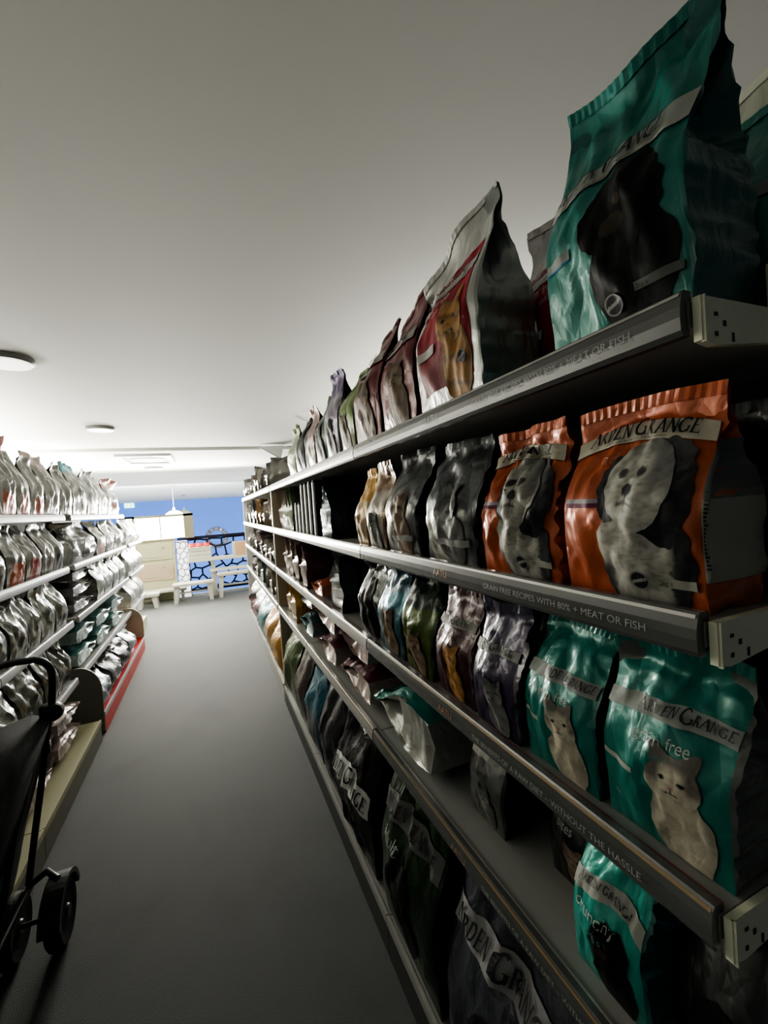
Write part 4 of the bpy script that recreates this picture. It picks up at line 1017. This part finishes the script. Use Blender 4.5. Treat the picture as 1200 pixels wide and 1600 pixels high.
# window_1
wf = MB()
for (lo, hi) in (((-1.62, 9.60, 1.225), (-1.345, 9.68, 1.70)), ((-.475, 9.60, 1.2), (-.30, 9.68, 1.70)), ((-1.62, 9.60, 1.655), (-.30, 9.68, 1.70)), ((-.915, 9.60, 1.225), (-.895, 9.68, 1.66))): wf.box(lo, hi)
wn = struct(wf.build('window_1', M['frame']))
for (x0, x1) in ((-1.345, -.915), (-.895, -.475)):
    mb = MB(); mb.box((x0, 9.63, 1.225), (x1, 9.64, 1.655)); mb.build('window_glass', M['window'], wn)
# white cracked-pattern screen + railing
def lattice(mb, x0, x1, z0, z1, y, cell, r, seed):
    rnd = random.Random(seed); nodes = {}
    def nd(i, j):
        if (i, j) not in nodes:
            x = x0 + (i)*cell*.5 + rnd.uniform(-.2, .2)*cell; z = z0 + j*cell*.87 + (cell*.29 if (i+j) % 2 else 0) + rnd.uniform(-.16, .16)*cell
            nodes[(i, j)] = (min(x1, max(x0, x)), y, min(z1, max(z0, z)))
        return nodes[(i, j)]
    I = int((x1-x0)/(cell*.5))+2; J = int((z1-z0)/(cell*.87))+2
    for j in range(J):
        for i in range(I):
            a = nd(i, j); b = nd(i+1, j)
            if a != b and a[0] < x1: mb.tube([a, b], r, 5)
            if (i+j) % 2 == 1:
                c = nd(i, j+1)
                if a[2] < z1: mb.tube([a, c], r, 5)
rl_ = thing('railing', 'dark iron railing with cracked-glaze pattern in front of the blue wall', 'railing', (0, 9.70, 0))
mb = MB(); mb.box((-.62, -.03, 1.16), (1.6, .03, 1.215), bev=.006); mb.build('top_rail', M['iron'], rl_)
mb = MB(); lattice(mb, -.42, 1.6, .12, 1.15, 0, .24, .018, 4); mb.build('pattern_panel', M['iron'], rl_)
mb = MB(); mb.box((-.62, -.02, .08), (1.6, .02, .12)); mb.build('bottom_rail', M['iron'], rl_)
for x in (-.44, 1.58): mb = MB(); mb.box((x-.02, -.02, 0), (x+.02, .02, 1.17)); mb.build('post', M['iron'], rl_)
ws = thing('pattern_screen', 'glowing white screen with thin cracked-glaze lines beside the cabinet', 'screen', (-.56, 9.62, 0))
mb = MB(); mb.box((-.085, .01, .30), (.125, .02, 1.15)); mb.box((-.085, .005, 0), (.125, .025, .30)); mb.build('white_panel', simple('glowing_white', (.9, .9, .92), .5, emis=(.9, .92, 1), estr=.9), ws)  # white backing panel with a weak glow of its own
mb = MB(); lattice(mb, -.085, .125, .32, 1.13, 0, .13, .006, 8); mb.build('crack_lines', M['iron'], ws)

def bench(label, x, y, w, h, dep, legs, top=.05):
    t = thing('bench', label, 'bench', (x, y, 0))
    mb = MB(); mb.box((0, 0, h-top), (w, dep, h), bev=.008); mb.build('seat', M['whiteplastic'], t)
    for lx in legs:
        for ly in (.03, dep-.08):
            sgn = -1 if lx < w/2 else 1; mb = MB()
            xs = lx
            mb.prism([(xs-.045, h-top), (xs+.045, h-top), (xs+.035+.03*sgn, .0), (xs-.03+.03*sgn, .0)], 'y', ly, ly+.05); mb.build('leg', M['whiteplastic'], t)
    mb = MB(); mb.box((legs[0], dep*.45, h*.45), (legs[-1], dep*.55, h*.45+.03)); mb.build('stretcher', M['whiteplastic'], t)
    return t
bench('white plastic bench with splayed legs below the white crate', -.72, 8.92, .72, .37, .30, (.07, .64))
bench('white plastic bench at the right, partly behind the right shelving', .07, 9.0, 1.1, .47, .30, (.08, 1.0))
bench('low white plastic bench at the foot of the cream cabinet', -1.30, 8.86, .36, .27, .26, (.06, .27), .06)
pb = thing('platform_step', 'long low white step running in front of the cream cabinet', 'step', (-1.45, 9.25, 0))
mb = MB(); mb.box((-.4, 0, .20), (.95, .28, .25), bev=.006); mb.build('board', M['whiteplastic'], pb)
for x in (-.35, .85): mb = MB(); mb.box((x, .03, 0), (x+.05, .25, .20)); mb.build('leg', M['whiteplastic'], pb)
tb = thing('display_table', 'long white display table carrying the white crate and the wooden box', 'table', (-.45, 9.25, 0))
mb = MB(); mb.box((0, 0, .72), (1.75, .34, .775), bev=.006); mb.build('table_top', M['whiteplastic'], tb)
for x in (.40, 1.55): mb = MB(); mb.prism([(x, .0), (x+.13, .0), (x+.10, .72), (x+.03, .72)], 'y', .10, .20); mb.build('leg', M['whiteplastic'], tb)
mb = MB(); mb.box((.4, .02, .50), (1.75, .08, .56)); mb.build('stretcher', M['whiteplastic'], tb)
cr_ = thing('crate', 'white slatted crate on the display table holding red bowls', 'crate', (-.42, 9.27, .775))
mb = MB()
for k in range(3): mb.box((0, 0, .003+k*.078), (.42, .26, .073+k*.078), bev=.006)
mb.build('slatted_body', M['whiteplastic'], cr_)
mb = MB(); mb.box((-.008, -.008, .225), (.43, .27, .24), bev=.004); mb.build('rim', M['whiteplastic'], cr_)
for k, (x, r, z) in enumerate([(-.345, .070, 0), (-.205, .066, 0), (-.075, .062, 0)]):
    t = thing('pet_bowl', ['red bowl at the left end of the white crate top', 'biggest red bowl in the middle of the white crate top', 'smaller red bowl at the right end of the white crate top'][k], 'bowl', (x, 9.38, 1.0155))
    mb = MB(); mb.lathe([(0, .0), (r*.8, 0), (r*1.0, .02), (r*.8, .07), (r*.72, .07), (r*.6, .03), (0, .028)], (0, 0, 0), 24); mb.build('bowl_shell', M['redplastic'], t, smooth=True, angle=.7)
    mb = MB(); mb.lathe([(r*.70, .066), (r*.83, .066), (r*.83, .074), (r*.70, .074)], (0, 0, 0), 24); mb.build('rim_ring', simple('dark_red_trim', (.35, .02, .02), .4), t)
bx = thing('wooden_box', 'brown wooden box with white side on the display table by the right shelving', 'box', (.42, 9.27, .775))
mb = MB(); mb.box((.04, 0, 0), (.42, .26, .27), bev=.005); mb.build('wood_body', M['cardboard'], bx)
mb = MB(); mb.box((-.01, 0, 0), (.04, .26, .28), bev=.004); mb.build('white_end', M['whiteplastic'], bx)

# clock on the blue wall
ck = thing('wall_clock', 'large round skeleton clock with pale numerals on the blue wall', 'clock', (.36, 26.76, .28))
ck.scale = (1.1, 1, 1.1)
def ring(mb, r0, r1, y0, y1, n=48):
    for q in range(n):
        a0, a1 = 2*PI*q/n, 2*PI*(q+1)/n
        P = [(r*math.cos(a), y, r*math.sin(a)) for y in (y0, y1) for r, a in ((r0, a0), (r1, a0), (r1, a1), (r0, a1))]
        mb.add(P, [(0,1,2,3), (4,7,6,5), (1,5,6,2), (0,3,7,4)])
mb = MB(); ring(mb, .36, .56, -.02, .0); mb.build('dial_ring', simple('slate_dial', (.07, .07, .10), .5), ck)
mb = MB(); NUM = ['XII', 'I', 'II', 'III', 'IIII', 'V', 'VI', 'VII', 'VIII', 'IX', 'X', 'XI']
for q, tx in enumerate(NUM):
    W, vs, fs = font_text(tx); a = -2*PI*q/12; kx = min(.17, .13*len(tx))/W; kz = .20
    pts = []
    for x, y in vs:
        lx, lz = (x-W/2)*kx, y*kz+.39
        pts.append((lx*math.cos(a)-lz*math.sin(a), -.024, lx*math.sin(a)+lz*math.cos(a)))
    mb.add(pts, fs)
mb.build('numerals', M['whiteplastic'], ck)
for L_, w_, a in ((.34, .03, 55), (.24, .04, 130)):
    mb = MB(); a = math.radians(a); d = Vector((math.cos(a), 0, math.sin(a))); n_ = Vector((-d.z, 0, d.x))*w_
    mb.add([tuple(-n_*.7+Vector((0, -.03, 0))), tuple(n_*.7+Vector((0, -.03, 0))), tuple(d*L_+Vector((0, -.03, 0)))], [(0, 1, 2)]); mb.build('hand', M['whiteplastic'], ck)
mb = MB(); mb.lathe([(0, -.04), (.06, -.04), (.06, -.001), (0, -.001)], (0, 0, 0), 20, 'y'); mb.build('hub', M['whiteplastic'], ck)

ex = thing('exit_sign', 'green and white exit sign high on the blue wall', 'sign', (-3.92, 26.70, 2.42))
mb = MB(); mb.box((-.25, 0, -.15), (.25, .08, .14), bev=.01); mb.build('sign_housing', M['exit'], ex)
mb = MB(); mb.box((-.22, -.006, -.11), (.22, 0, .10)); mb.build('white_face', M['exitw'], ex)
mb = MB()
mb.box((-.18, -.012, -.08), (-.15, -.006, .07)); mb.box((-.11, -.012, -.08), (-.08, -.006, .07))
mb.add([(.02, -.012, 0), (.09, -.012, .07), (.09, -.012, -.07)], [(0, 1, 2)]); mb.box((.09, -.012, -.03), (.17, -.006, .03)); mb.build('exit_symbol', M['exit'], ex)

# ceiling fittings
def disc(label, x, y, zc, r):
    t = thing('ceiling_light', label, 'ceiling light', (x, y, zc))
    mb = MB(); mb.lathe([(0, 0), (r, 0), (r, -.022), (r*.93, -.03), (0, -.03)], (0, 0, 0), 40); mb.build('rim', M['darkrim'], t, smooth=True, angle=.6)
    mb = MB(); mb.lathe([(0, -.03), (r*.92, -.03), (r*.88, -.036), (0, -.038)], (0, 0, 0), 40); mb.build('diffuser', M['lampglow'], t, smooth=True, angle=.6)
disc('round ceiling light nearest the camera, cut by the left edge', -.985, 3.02, 2.599, .13)
disc('round ceiling light in the middle of the aisle ceiling', -.945, 5.08, 2.599, .125)
disc('small far round ceiling light just past the square vent', -.85, 8.75, 2.564, .15)
ac = thing('ceiling_cassette', 'square white ceiling air vent above the far end of the aisle', 'air vent', (-.80, 7.45, 2.564))
mb = MB()
for lo, hi in (((-.36, -.52, -.03), (.36, -.42, 0)), ((-.36, .42, -.03), (.36, .52, 0)), ((-.36, -.42, -.03), (-.28, .42, 0)), ((.28, -.42, -.03), (.36, .42, 0))): mb.box(lo, hi, bev=.004)
mb.build('frame', M['acwhite'], ac)
mb = MB(); mb.box((-.28, -.42, -.012), (.28, .42, -.001)); mb.build('recess', M['acgrey'], ac)
mb = MB(); mb.lathe([(0, -.035), (.2, -.035), (.24, -.02), (.24, -.012), (0, -.012)], (0, 0, 0), 32); mb.build('round_grille', M['acwhite'], ac, smooth=True, angle=.6)
def pendant(label, x, y, ztop, zb, r, m):
    t = thing('pendant_lamp', label, 'lamp', (x, y, ztop))
    mb = MB(); mb.lathe([(0, 0), (.09, 0), (.09, -.02), (0, -.03)], (0, 0, 0), 20); mb.build('ceiling_rose', M['darkrim'], t)
    mb = MB(); mb.tube([(0, 0, -.02), (0, 0, zb-ztop+.5*r)], .008, 6); mb.build('cord', M['darkrim'], t)
    mb = MB(); z = zb-ztop
    mb.lathe([(r, z), (r*.98, z+.08*r), (r*.8, z+.35*r), (r*.5, z+.55*r), (r*.15, z+.66*r), (.03, z+.95*r), (0, z+.95*r)], (0, 0, 0), 32); mb.build('lamp_shade', m, t, smooth=True, angle=.9)
    mb = MB(); mb.lathe([(0, z-.03), (r*.9, z-.03), (r*.9, z), (0, z)], (0, 0, 0), 32); mb.build('diffuser', M['lampbright'], t, smooth=True, angle=.9)
pendant('nearer domed pendant lamp glowing above the bright window', -.92, 13.9, 2.565, 1.66, .27, M['cream'])
pendant('farther domed pendant lamp hanging right of the nearer one', -.95, 20.5, 2.565, 1.72, .30, M['cream'])
def wedge(label, pts, th):
    t = thing('hanging_panel', label, 'panel', pts[0])
    P = [Vector(p)-Vector(pts[0]) for p in pts]; n = (P[1]-P[0]).cross(P[2]-P[0]).normalized()*th; mb = MB(); k = len(P)
    mb.add([tuple(p) for p in P]+[tuple(p+n) for p in P], [tuple(range(k)), tuple(range(k, 2*k))[::-1]]+[(i, (i+1) % k, k+(i+1) % k, k+i) for i in range(k)]); mb.build('panel_face', M['signwhite'], t)
    mb = MB(); mb.tube([tuple(P[0]), tuple(P[-1])], .014, 6); mb.build('bright_edge', M['acwhite'], t)
wedge('nearer white triangular panel hanging from the ceiling over the right shelving', [(.873, 4.3, 2.575), (1.10, 4.3, 2.595), (1.20, 4.32, 2.50), (1.049, 4.3, 2.50)], .01)
wedge('farther white triangular panel hanging from the ceiling over the right shelving', [(.746, 6.4, 2.575), (1.10, 6.4, 2.595), (1.042, 6.4, 2.39)], .01)

# ------------------------------------------------------------------ light
def area(name, loc, rot, sx, sy, power, col):
    l = bpy.data.lights.new(name, 'AREA'); l.shape = 'RECTANGLE'; l.size = sx; l.size_y = sy; l.energy = power; l.color = col
    o = bpy.data.objects.new(name, l); COL.objects.link(o); o.location = loc; o.rotation_euler = rot; return o
LP = dict(win=130, afill=210, back=2300, u0=11, u1=170, u2=270, r=52)
area('window_light', (-.91, 9.58, 1.44), (math.radians(-94), 0, 0), .86, .42, LP['win'], (1, .96, .82))
area('aisle_fill', (-.6, 9.0, 1.75), (math.radians(-102), 0, 0), 2.6, .9, LP['afill'], (1, .98, .90))  # unseen lamp added before the window to put highlights on the bags
area('hall_fill', (-1.5, 13.0, 2.3), (math.radians(30), 0, 0), 4, 3, LP['back'], (.88, .92, 1))  # unseen lamp added to brighten the blue wall and far ceiling
for i, (y, p) in enumerate(((1.2, LP['u0']), (4.2, LP['u1']), (7.4, LP['u2']))):
    area('ceiling_fill', (-2.4, y, 1.95), (math.radians(180), math.radians(-8), 0), 1.2, 2.6, p, (1, .985, .88))  # unseen lamps added above the left shelving to brighten the ceiling
area('ceiling_fill', (2.0, 3.2, 2.0), (math.radians(180), 0, 0), 1.4, 3.0, LP['r'], (1, .985, .9))  # another unseen lamp, added for the ceiling over the right side
w = bpy.data.worlds.new('room_fill'); SC.world = w; w.use_nodes = True
w.node_tree.nodes['Background'].inputs['Color'].default_value = (.75, .85, .95, 1)
w.node_tree.nodes['Background'].inputs['Strength'].default_value = 0.06

# ------------------------------------------------------------------ camera
cam = bpy.data.cameras.new('camera'); co = bpy.data.objects.new('camera', cam); COL.objects.link(co)
cam.sensor_fit = 'VERTICAL'; cam.sensor_height = 36; cam.lens = 670/1600*36; cam.clip_start = .02; cam.clip_end = 100
yaw, pit, ro = .3882, -.022, -.0673
F = Vector((math.sin(yaw)*math.cos(pit), math.cos(yaw)*math.cos(pit), math.sin(pit)))
R0 = Vector((math.cos(yaw), -math.sin(yaw), 0)); U0 = R0.cross(F)
R1 = R0*math.cos(ro)+U0*math.sin(ro); U1 = -R0*math.sin(ro)+U0*math.cos(ro)
co.matrix_world = Matrix(((R1.x, U1.x, -F.x, 0), (R1.y, U1.y, -F.y, 0), (R1.z, U1.z, -F.z, 1.65), (0, 0, 0, 1)))
SC.camera = co
SC.view_settings.view_transform = 'AgX'
SC.view_settings.look = 'AgX - Medium High Contrast'
SC.view_settings.exposure = 0.5
